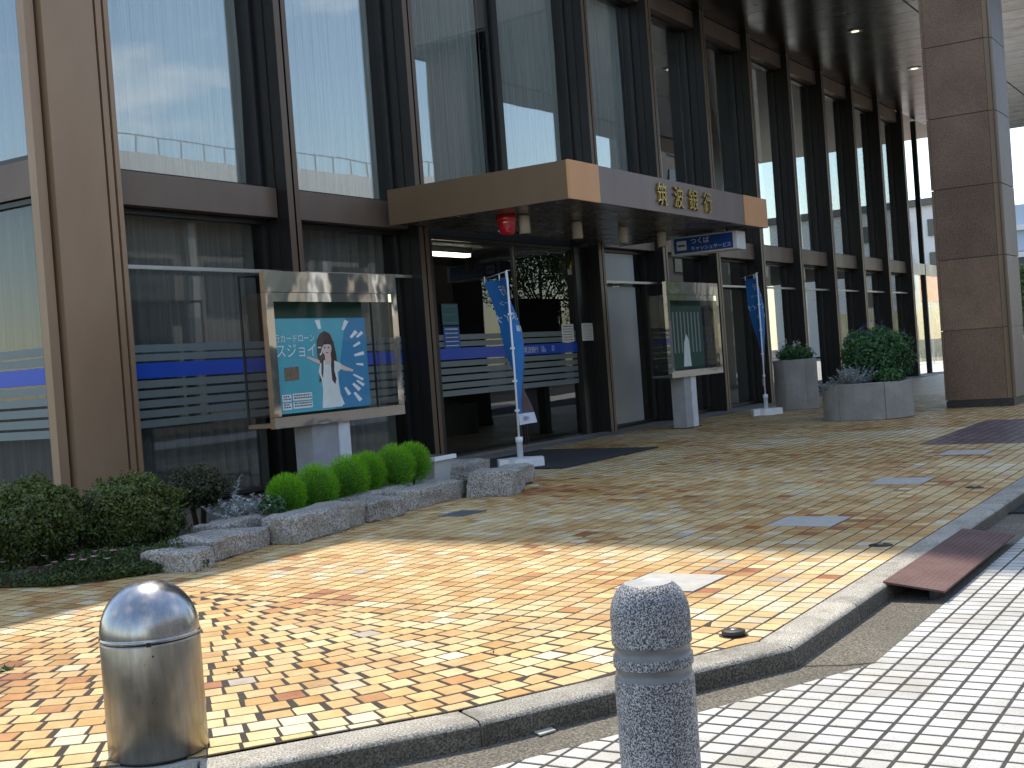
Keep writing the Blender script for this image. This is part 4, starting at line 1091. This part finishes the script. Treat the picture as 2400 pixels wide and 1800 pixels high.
# dark leafy tuft beside it
t = thing('leafy_tuft', (7.42, 6.94, .14), 'low dark leafy tuft at the foot of the first green ball', 'plant')
b = MB(); P_, N_ = ellip_pts(700, (7.36, 6.90, .27), (.12, .10, .10), .4, .2, 4, -.3); leaves(b, P_, N_, .022, 1.8, .8, .3); b.build('foliage', 'leaf_bush', t, att='rnd')
# flowering ground cover
def bed_cover():
    b = MB(); fl = MB()
    for _ in range(24000):
        x = random.uniform(4.4, 6.1); e = float(bed_edge(x)); y = e + random.random() ** 1.3 * .9 - .05
        h = .06 + .16 * min(1, (y - e + .05) * 4) * (.6 + .5 * mnoise.noise(Vector((x * 4, y * 4, 0))))
        z = gz(x, y) + random.uniform(.01, max(.03, h))
        leaves(b, [(x, y, z)], [(0, -.2, .6)], .013, 2.4, .8)
    for _ in range(900):                                           # upright blades
        x = random.uniform(5.2, 6.0); e = float(bed_edge(x)); y = e + random.uniform(.1, .5); z = gz(x, y) + .06; l = random.uniform(.06, .14)
        d = Vector((random.gauss(0, .25), random.gauss(0, .25), 1)).normalized(); s_ = d.orthogonal().normalized() * .0025
        b.add([Vector((x, y, z)) - s_, Vector((x, y, z)) + s_, Vector((x, y, z)) + d * l], [(0, 1, 2)], 0, False, random.random())
    o = b.build('ground_cover', 'leaf_cover', None, att='rnd'); tag(o, 'low green ground cover along the left edge of the bed', 'ground cover', kind='stuff')
    for i in range(46):
        x = random.uniform(4.9, 5.9); e = float(bed_edge(x)); y = e + random.uniform(.02, .35); z = gz(x, y) + .13 + random.uniform(-.03, .05); s_ = random.uniform(.018, .028) if i else .04
        for k in range(6):
            a = k * 1.047; q = Vector((x, y, z)); d = Vector((math.cos(a), math.sin(a), .35)) * s_; n_ = Vector((-math.sin(a), math.cos(a), 0)) * s_ * .4
            fl.add([q, q + d * .7 + n_, q + d, q + d * .7 - n_], [(0, 1, 2, 3)], 0, False, (i * .37) % 1)
    fl.build('blossoms', 'petal_pink', o, att='rnd')
bed_cover()
# low weeds and litter among the rear bed
b = MB()
for _ in range(2200):
    x = random.uniform(5.6, 10.8); e = float(bed_edge(x)); y = e + random.uniform(.3, 1.0); leaves(b, [(x, y, gz(x, y) + random.uniform(.08, .14))], [(0, 0, 1)], .016, 2.2, .7)
tag(b.build('bed_weeds', 'leaf_cover', None, att='rnd'), 'scattered low weeds on the soil behind the stones', 'weeds', kind='stuff')
# trough
t = thing('planter_trough', (9.86, 7.10, .08), 'grey plastic trough with a pale rim at the end of the green balls', 'trough')
b = MB(); zt0, zt1 = .16, .40
def trap(x0, x1, y0, y1, za, zb, ins):
    lo = [(x0 + ins, y0 + ins, za), (x1 - ins, y0 + ins, za), (x1 - ins, y1 - ins, za), (x0 + ins, y1 - ins, za)]; hi = [(x0, y0, zb), (x1, y0, zb), (x1, y1, zb), (x0, y1, zb)]
    return lo + hi, [(3, 2, 1, 0), (4, 5, 6, 7), (0, 1, 5, 4), (1, 2, 6, 5), (2, 3, 7, 6), (3, 0, 4, 7)]
b.add(*trap(9.74, 10.04, 7.02, 7.62, zt0, zt1, .03)); b.build('body', 'plastic_grey', t, .008)
MB().box(9.71, 10.07, 6.99, 7.65, zt1 - .004, zt1 + .035).build('rim', 'plastic_white', t, .006); MB().box(9.74, 10.04, 7.02, 7.62, zt1 + .03, zt1 + .038).build('earth', 'soil', t)

# ================================================================= ROUND STONE PLANTERS
def planter(x, y, r, h, nseg, rot, label):
    z0 = gz(x, y); t = thing('stone_planter', (x, y, z0), label, 'planter', 'round stone planters by the pillar')
    for i in range(nseg):
        a0 = rot + 2 * PI * i / nseg + .006; a1 = rot + 2 * PI * (i + 1) / nseg - .006; m = 8; b = MB()
        ang = np.linspace(a0, a1, m + 1); prof = [(r - .01, 0), (r, .01), (r, h - .012), (r - .012, h), (r - .075, h), (r - .085, h - .01), (r - .085, h - .12)]
        vs = [(x + q * math.cos(a), y + q * math.sin(a), z0 + z) for a in ang for q, z in prof]; n = len(prof)
        fs = [(i_ * n + k, (i_ + 1) * n + k, (i_ + 1) * n + k + 1, i_ * n + k + 1) for i_ in range(m) for k in range(n - 1)] + [tuple(range(n))[::-1], tuple(range(m * n, m * n + n))]
        b.add(vs, fs, 0, False); b.build('segment', 'planter_stone', t)
    MB().lathe([(r - .012, .01), (r - .012, h - .03)], (x, y, z0), 40, True, cap=False).build('core', 'grout', t)
    MB().lathe([(.01, h - .07), (r - .07, h - .06)], (x, y, z0), 32, False, cap=False).build('earth', 'soil', t)
    return z0 + h
zp = planter(19.50, 5.70, .68, .565, 6, R(38), 'wide low round stone planter in front of the pillar')
zq = planter(22.70, 7.95, .40, .93, 6, R(-13), 'tall round stone planter behind the second banner flag')
def bush(name, c, r, n, size, mat, label, lo=.35, flowers=None, nf=0, asp=1.8):
    t = thing(name, (c[0], c[1], c[2] - r[2]), label, 'plant'); b = MB(); P_, N_ = ellip_pts(n, c, r, lo, .25, c[0], -.8); leaves(b, P_, N_, size, asp, .7, .2)
    b.build('foliage', mat, t, att='rnd'); s = MB()
    for i in range(6):
        a = i * 1.1; s.tube([(c[0] + .04 * math.cos(a), c[1] + .04 * math.sin(a), c[2] - r[2] - .04), (c[0] + r[0] * .5 * math.cos(a), c[1] + r[1] * .5 * math.sin(a), c[2] + r[2] * .4)], .008, 5)
    s.build('stem', 'bark', t)
    if flowers:
        f = MB()
        for i in range(nf):
            a = random.random() * 6.28; k = random.random() ** .5; x, y = c[0] + math.cos(a) * r[0] * k, c[1] + math.sin(a) * r[1] * k; z = c[2] + r[2] * math.sqrt(max(0, 1 - k * k)) * 1.0 + random.uniform(.0, .14)
            for j in range(14): leaves(f, [(x + random.gauss(0, .012), y + random.gauss(0, .012), z + random.uniform(-.05, .05))], [(0, 0, .3)], .017, 1.2, 1)
        f.build('blossoms', flowers, t, att='rnd')
bush('salvia_bush', (19.80, 5.60, zp + .38), (.60, .56, .46), 9000, .034, 'leaf_bush', 'large dark green flowering bush in the wide planter', .3, 'petal_violet', 22)
bush('leafy_plant', (19.28, 5.28, zp + .07), (.30, .22, .12), 900, .045, 'leaf_green', 'low bright leafy plant at the front rim of the wide planter', .3, None, 0, 1.3)
silver('silver_ragwort', 19.05, 5.78, zp - .05, .32, .38, 80, 'larger silvery felted plant in the wide planter')
silver('silver_ragwort', 19.05, 6.12, zp - .08, .20, .20, 24, 'smaller silvery plant drooping over the left rim of the wide planter')
bush('flowering_plant', (22.66, 7.92, zq + .08), (.36, .34, .20), 1700, .03, 'leaf_green', 'leafy plant with small white flowers in the tall planter', .3, 'petal_white', 16)

# ================================================================= BOLLARDS
t = thing('steel_bollard', (2.97, 3.42, 0), 'scratched stainless steel bollard with domed lid beside the kerb', 'bollard')
bcx, bcy, br = 2.985, 3.412, .168
MB().lathe([(br - .012, 0), (br - .012, .02)], (bcx, bcy, 0), 48, True).build('base_ring', 'black_frame', t)
MB().lathe([(br - .004, .016), (br, .02), (br, .402), (br - .002, .408), (br - .006, .410)], (bcx, bcy, 0), 72, True, cap=False).build('drum', 'steel_brushed', t)
MB().lathe([(br - .008, .408), (br - .008, .416)], (bcx, bcy, 0), 64, True, cap=False).build('seam', 'iron', t)
dm = [(br + .001, .413), (br + .003, .416), (br + .003, .421), (br, .424)] + [(br * math.cos(a) ** .92 if a < PI / 2 - .02 else .002, .424 + .180 * math.sin(a)) for a in np.linspace(.02, PI / 2 - .01, 24)]
MB().lathe(dm, (bcx, bcy, 0), 72, True).build('lid', 'steel_dome', t)
va = math.atan2(-bcy, -bcx)
def onb(a, z, r=br + .0012): return (bcx + r * math.cos(a), bcy + r * math.sin(a), z)
b = MB(); b.add([onb(va - .09, .405, br + .004), onb(va + .0, .405, br + .004), onb(va + .0, .420, br + .004), onb(va - .09, .420, br + .004)], [(0, 1, 2, 3)]); b.build('slot', 'black_frame', t)
b = MB(); b.add([onb(va + .02 + .022 * math.cos(k), .372 + .0036 * math.sin(k)) for k in np.linspace(0, 2 * PI, 9)[:-1]], [tuple(range(8))]); b.build('hole', 'black_frame', t)
b = MB()
for p0, p1 in (((.02, .235), (.10, .285)), ((.02, .235), (-.06, .215)), ((.055, .235), (.05, .19)), ((.03, .30), (.01, .33)), ((-.25, .30), (-.26, .27)), ((-.15, .35), (-.16, .34))):
    (a0, z0), (a1, z1) = p0, p1; n = 6; l = [onb(va + a0 + (a1 - a0) * i / n + .006 * math.sin(i * 2), z0 + (z1 - z0) * i / n) for i in range(n + 1)]
    for i in range(n): b.add([l[i], l[i + 1], (l[i + 1][0], l[i + 1][1], l[i + 1][2] + .0018), (l[i][0], l[i][1], l[i][2] + .0018)], [(0, 1, 2, 3)])
b.build('scratches', 'iron', t)
b = MB(); b.lathe([(.20, ZG), (.20, .0035)], (bcx, bcy, 0), 40, False); o = b.build('footing', 'slab_grey', t)
t = thing('granite_bollard', (3.46, 1.74, ZW), 'speckled grey granite bollard with two polished bands on the white tiles', 'bollard')
gx, gy, gr = 3.468, 1.730, .123
pf = [(gr, -.02), (gr, .270)]
MB().lathe(pf, (gx, gy, 0), 64, True, cap=False).build('shaft', 'granite_bollard', t)
for z0, z1 in ((.270, .306), (.336, .373)):
    MB().lathe([(gr, z0), (gr - .006, z0 + .004), (gr - .006, z1 - .004), (gr, z1)], (gx, gy, 0), 64, True, cap=False).build('band', 'band_stone', t)
MB().lathe([(gr, .306), (gr, .336)], (gx, gy, 0), 64, True, cap=False).build('collar', 'granite_bollard', t)
MB().lathe([(gr, .373), (gr, .46), (gr - .003, .485), (gr - .011, .510), (gr - .024, .533), (gr - .040, .549), (gr - .050, .555)], (gx, gy, 0), 64, True, cap=False).build('head', 'granite_bollard', t)
MB().lathe([(gr - .050, .555), (gr - .056, .5545), (gr - .058, .5525), (.001, .5525)], (gx, gy, 0), 48, True, cap=False).build('top', 'cap_stone', t)
MB().lathe([(gr, ZW - .01), (gr, -.02)], (gx, gy, 0), 64, True, cap=False).build('foot', 'granite_bollard', t)

# ================================================================= SMALL THINGS ON THE GROUND
# steel ramp plate bridging the kerb
t = thing('ramp_plate', (7.3, 1.7, -.05), 'reddish steel ramp plate laid from the gutter up to the kerb', 'ramp')
b = MB(); xa, xb_ = 6.42, 8.25; th = .010
v = [(xa, 1.865, .006), (xb_, 1.865, .006), (xb_ + .02, 1.555, -.030), (xa - .02, 1.555, -.030)]
b.add(v + [(p[0], p[1], p[2] - th) for p in v], [(3, 2, 1, 0), (4, 5, 6, 7), (0, 1, 5, 4), (1, 2, 6, 5), (2, 3, 7, 6), (3, 0, 4, 7)]); b.build('plate', 'plate_red', t)
b = MB()
for i in range(66):
    for j in range(11):
        cx = xa + .02 + i * .0272; f = (j + .5) / 11; cy = 1.865 - .31 * f; cz = .006 - .036 * f + .0002; a = PI / 4 if (i + j) % 2 else -PI / 4
        dx, dy = math.cos(a) * .010, math.sin(a) * .010; nx, ny = -math.sin(a) * .0028, math.cos(a) * .0028; k = .036 / .31
        q = [(cx - dx, cy - dy), (cx + nx, cy + ny), (cx + dx, cy + dy), (cx - nx, cy - ny)]
        b.add([(X, Y, .006 - (1.865 - Y) * k + .0003) for X, Y in q] + [(cx, cy, cz + .0018)], [(0, 3, 4), (3, 2, 4), (2, 1, 4), (1, 0, 4)])
o = b.build('treads', 'plate_red', t); o['kind'] = 'stuff'
b = MB(); b.box(xa + .06, xb_ - .06, 1.62, 1.65, ZG, -.036); b.build('batten', 'iron', t)
for i, (x, y, hh) in enumerate(((5.12, 2.155, .026), (7.58, 2.20, .007), (10.46, 2.25, .007))):
    t = thing('socket_cap', (x, y, 0), ['proud round metal cap on the tiles nearest the granite bollard', 'flush round metal cap on the tiles beside the ramp plate', 'flush round metal cap on the tiles farthest along the kerb'][i], 'cap', 'round metal caps along the kerb')
    z = gz(x, y); r = .052 if i == 0 else .06
    MB().lathe([(r, 0), (r, hh - .004), (r - .006, hh), (.02, hh + .001)], (x, y, z), 28, True).build('cap', 'iron', t)
    MB().lathe([(.016, hh), (.016, hh + .003), (.008, hh + .004)], (x, y, z), 12, True).build('bolt', 'rail_metal', t); MB().lathe([(r + .012, .0), (r + .012, .0025)], (x, y, z), 28, False).build('ring', 'iron', t)
b = MB(); b.box(8.58, 8.94, 5.93, 6.19, gz(8.7, 6) - .01, gz(8.7, 6) + .005); o = b.build('drain_cover', 'drain_plate', None, .003); tag(o, 'small bluish square drain cover on the tiles below the stones', 'drain cover')
t = thing('gutter_grate', (10.2, 1.7, ZG), 'dark slotted iron grate set in the gutter at the right edge', 'grate')
MB().box(9.6, 10.9, 1.585, 1.83, ZG - .03, ZG + .002).build('pit', 'black_frame', t)
for i in range(26): MB().box(9.62 + i * .05, 9.645 + i * .05, 1.60, 1.82, ZG + .003, ZG + .014).build('bar', 'iron', t)
b = MB(); b.box(9.58, 10.92, 1.575, 1.598, ZG, ZG + .016); b.box(9.58, 10.92, 1.822, 1.838, ZG, ZG + .016); b.build('rim', 'iron', t)
b = MB(); b.prism([(3.86, 2.43), (3.93, 2.40), (3.90, 2.36), (3.83, 2.385)], ZG + .004, ZG + .010); tag(b.build('tile_chip', 'slab_grey'), 'loose pale tile chip lying in the gutter', 'chip')
def litter(name, x, y, label, mat, n=9, s=.016):
    b = MB(); leaves(b, [(x + random.gauss(0, .02), y + random.gauss(0, .02), gz(x, y) + .008) for _ in range(n)], [(0, 0, .5)] * n, s, 2.2, .6); return tag(b.build(name, mat, None, att='rnd'), label, 'leaf litter')
litter('dead_leaf', 3.93, 3.98, 'small dark reddish scrap of leaf on the pale tiles', 'leaf_dark', 7, .012)
litter('weed_tuft', 3.62, 5.12, 'tiny green weed growing in a tile joint at the left', 'leaf_green', 16, .016)
litter('dead_leaf', 3.62, 3.92, 'dark crumb of leaf in a tile joint right of the steel bollard', 'leaf_dark', 5, .010)
t = litter('dry_twig', 4.52, 3.05, 'thin dry twig on the tiles near the kerb', 'leaf_dark', 3, .012)

db = MB()
for _ in range(900):
    x = random.uniform(5.9, 11.0); y = float(np.interp(x, [5.9, 6.2, 6.9, 7.1, 8.1, 8.7, 9.8, 10.4, 11], [6.30, 6.33, 6.46, 6.45, 6.55, 6.57, 6.60, 6.37, 6.60])) - abs(random.gauss(0, .035))
    leaves(db, [(x, y, gz(x, y) + .004)], [(0, 0, 2)], random.uniform(.004, .012), 1.6, .3)
tag(db.build('bed_debris', 'leaf_dark', None, att='rnd'), 'crumbs of soil and dry leaf along the foot of the stones', 'debris', kind='stuff')
# ================================================================= ACROSS THE STREET AND FAR AWAY
ob = thing('shop_building', (30, -24, 0), 'long white fronted building across the street, mirrored in the windows', 'building')
MB().box(-25, 53.5, -40, -22.2, 0, 8.75).build('wall', 'opp_wall', ob)
MB().box(-25.3, 53.8, -40, -21.6, 8.76, 11.45).build('fascia', 'opp_white', ob)
for i in range(17):
    x = -22 + i * 4.5
    MB().box(x, x + 3.6, -22.19, -22.1, .4, 3.0).build('window', 'opp_glass', ob); MB().box(x + .4, x + 2.9, -22.19, -22.1, 4.6, 7.0).build('window', 'opp_glass', ob); MB().box(x + 3.75, x + 4.2, -22.19, -21.9, 0, 8.7).build('pier', 'opp_white', ob)
pass
for i in range(60): MB().box(-24.9 + i * 1.3, -24.84 + i * 1.3, -21.8, -21.74, 11.45, 12.2).build('rail_post', 'rail_metal', ob)
MB().box(-25, 53.3, -21.8, -21.74, 12.2, 12.26).build('handrail', 'rail_metal', ob)
ob = thing('gabled_house', (62, -40, 0), 'house with grey gabled roof beyond the white building across the street', 'building')
MB().box(56, 74, -52, -36, 0, 8).build('wall', 'opp_wall', ob); b = MB()
b.add([(55, -53, 8), (75, -53, 8), (75, -35, 8), (55, -35, 8), (55, -44, 12.5), (75, -44, 12.5)], [(0, 1, 5, 4), (2, 3, 4, 5), (1, 2, 5), (3, 0, 4), (0, 3, 2, 1)]); b.build('roof', 'opp_roof', ob)
for i in range(4): MB().box(58 + i * 4, 60 + i * 4, -35.98, -35.9, 3, 5).build('window', 'opp_glass', ob)
t = thing('utility_pole', (-9, 14, 0), 'concrete utility pole with crossarms by the side street', 'pole')
MB().tube([(-9, 15.5, 0), (-9, 15.5, 13.5)], [.19, .13], 14).build('pole', 'concrete_pole', t)
for z in (11.2, 12.0, 12.9): MB().box(-9.05, -8.95, 14.6, 16.4, z, z + .09).build('crossarm', 'iron', t)
MB().lathe([(.26, 0), (.26, .8)], (-9.0, 15.0, 9.6), 16).build('transformer', 'concrete_pole', t)
for i, z in enumerate((11.3, 12.1, 13.0)): MB().tube([(-9, 14.8 + .3 * i, z), (-9.3, 0, z - .5), (-9, -30, z)], .015, 5).build('wire', 'iron', t)
def tree(x, y, h, r, label, n=5000):
    t = thing('street_tree', (x, y, 0), label, 'tree', 'street trees across the road')
    s = MB().tube([(x, y, -.1), (x + .1, y, h * .35), (x, y + .1, h * .75)], [.16, .12, .05], 8)
    for i in range(6):
        a = i * 1.05; s.tube([(x, y, h * .38 + i * .15), (x + r * .6 * math.cos(a), y + r * .6 * math.sin(a), h * .62 + .2 * i)], [.06, .02], 6)
    s.build('trunk', 'bark', t); b = MB()
    for j in range(9):
        a = j * 2.4; rr = r * (.55 if j else .0); cc_ = (x + rr * math.cos(a), y + rr * math.sin(a), h * .72 + random.uniform(-.18, .2) * h); P_, N_ = ellip_pts(n // 9, cc_, (r * .55, r * .55, r * .5), .2, .3, j); leaves(b, P_, N_, .11, 1.7, .8)
    b.build('crown', 'leaf_tree', t, att='rnd')
tree(57, -14, 9.5, 3.2, 'tall street tree across the road, mirrored in the glass above the canopy', 9000); tree(64, -15.0, 7.5, 2.8, 'smaller street tree nearer the crossing, across the road')
ob = thing('office_block', (135, -30, 0), 'long dark grey office block down the street, mirrored in the far windows', 'building')
MB().box(104, 190, -33, -28, 0, 34).build('wall', 'opp_roof', ob)
for j in range(9):
    for i in range(17): MB().box(105.5 + i * 5, 109.3 + i * 5, -28.01, -27.9, 1.4 + j * 3.6, 3.6 + j * 3.6).build('window', 'opp_glass', ob)
# glimpses past the pillar
ob = thing('far_office', (150, 30, 0), 'pale blue office block far down the street beside the pillar', 'building')
MB().box(150, 165, 18, 34, 0, 15).build('wall', 'far_blue', ob)
for j in range(4): MB().box(149.2, 149.99, 18, 34, 3.1 + j * 3, 3.7 + j * 3).build('balcony', 'far_white', ob)
for i in range(5):
    for j in range(3): MB().box(149.8, 149.98, 19 + i * 3, 21 + i * 3, 2 + j * 3, 3.8 + j * 3).build('window', 'opp_glass', ob)
ob = thing('far_house', (110, 22, 0), 'white low house far down the street past the glazed corner', 'building')
MB().box(110, 122, 23.5, 40, 0, 12.2).build('wall', 'far_white', ob); MB().box(109.6, 122.4, 23, 40.4, 12.2, 12.8).build('roof', 'opp_roof', ob)
for i in range(3):
    for j in range(4): MB().box(109.8, 109.98, 24.5 + i * 3, 26 + i * 3, 1.2 + j * 2.8, 2.6 + j * 2.8).build('window', 'opp_glass', ob)
hd = thing('hoarding', (60, 15, 0), 'yellowish slatted hoarding beyond the far end of the building', 'fence')
for i in range(24): MB().box(60, 60.08, 12.6 + i * .26, 12.83 + i * .26, .0, 2.5 + .05 * (i % 3)).build('slat', 'hoarding', hd)
rs = thing('red_sign', (57, 13.9, 0), 'red notice board on a post beyond the far end of the building', 'sign')
MB().tube([(57, 13.6, 0), (57, 13.6, 3.2)], .04, 8).build('post', 'rail_metal', rs); MB().box(56.95, 57.0, 13.2, 14.0, 2.7, 4.2).build('board', 'red_board', rs)
b = MB(); b.box(44, 90, 9.6, 40, -.10, -.09); tag(b.build('side_street', 'pale_paving'), 'pale sunlit paving beyond the building end', 'pavement', kind='structure')
hg = thing('hedge', (75, 11, 0), 'clipped green hedge far past the pillar at the right edge', 'hedge')
MB().box(75, 77, 8, 15, 0, 4.6).build('inner_hedge', 'hedge_core', hg); b = MB()
P_ = [(random.uniform(74.7, 75), random.uniform(8, 15), random.uniform(0, 4.8)) for _ in range(5000)]; leaves(b, P_, [(-1, 0, .4)] * 5000, .14, 1.6, .7); b.build('foliage', 'leaf_tree', hg, att='rnd')
ca = thing('parked_car', (52, 8.4, 0), 'white car parked far off behind the pillar at the right edge', 'car')
b = MB(); sec = [(-2.1, .35), (-2.15, .75), (-1.9, .95), (-1.2, 1.02), (-.7, 1.45), (.8, 1.48), (1.5, 1.02), (2.1, .9), (2.2, .6), (2.15, .35)]
for s_ in (0,):
    vs = [(55 + p, y, z) for y in (7.6, 9.2) for p, z in sec]; n = len(sec); b.add(vs, [tuple(range(n))[::-1], tuple(range(n, 2 * n))] + [(i, (i + 1) % n, n + (i + 1) % n, n + i) for i in range(n)])
b.build('body', 'car_white', ca, .08)
for p in (-1.3, 1.35):
    for y in (7.56, 9.1): MB().tube([(55 + p, y, .32), (55 + p, y + .2, .32)], .32, 16).build('wheel', 'tyre', ca)
for a_, b_ in ((-1.0, -.1), (-.05, .9)): MB().add([(55 + a_, 7.59, 1.05), (55 + b_, 7.59, 1.05), (55 + b_ * .9, 7.59, 1.4), (55 + a_ * .75, 7.59, 1.4)], [(0, 1, 2, 3)]).build('window', 'opp_glass', ca)
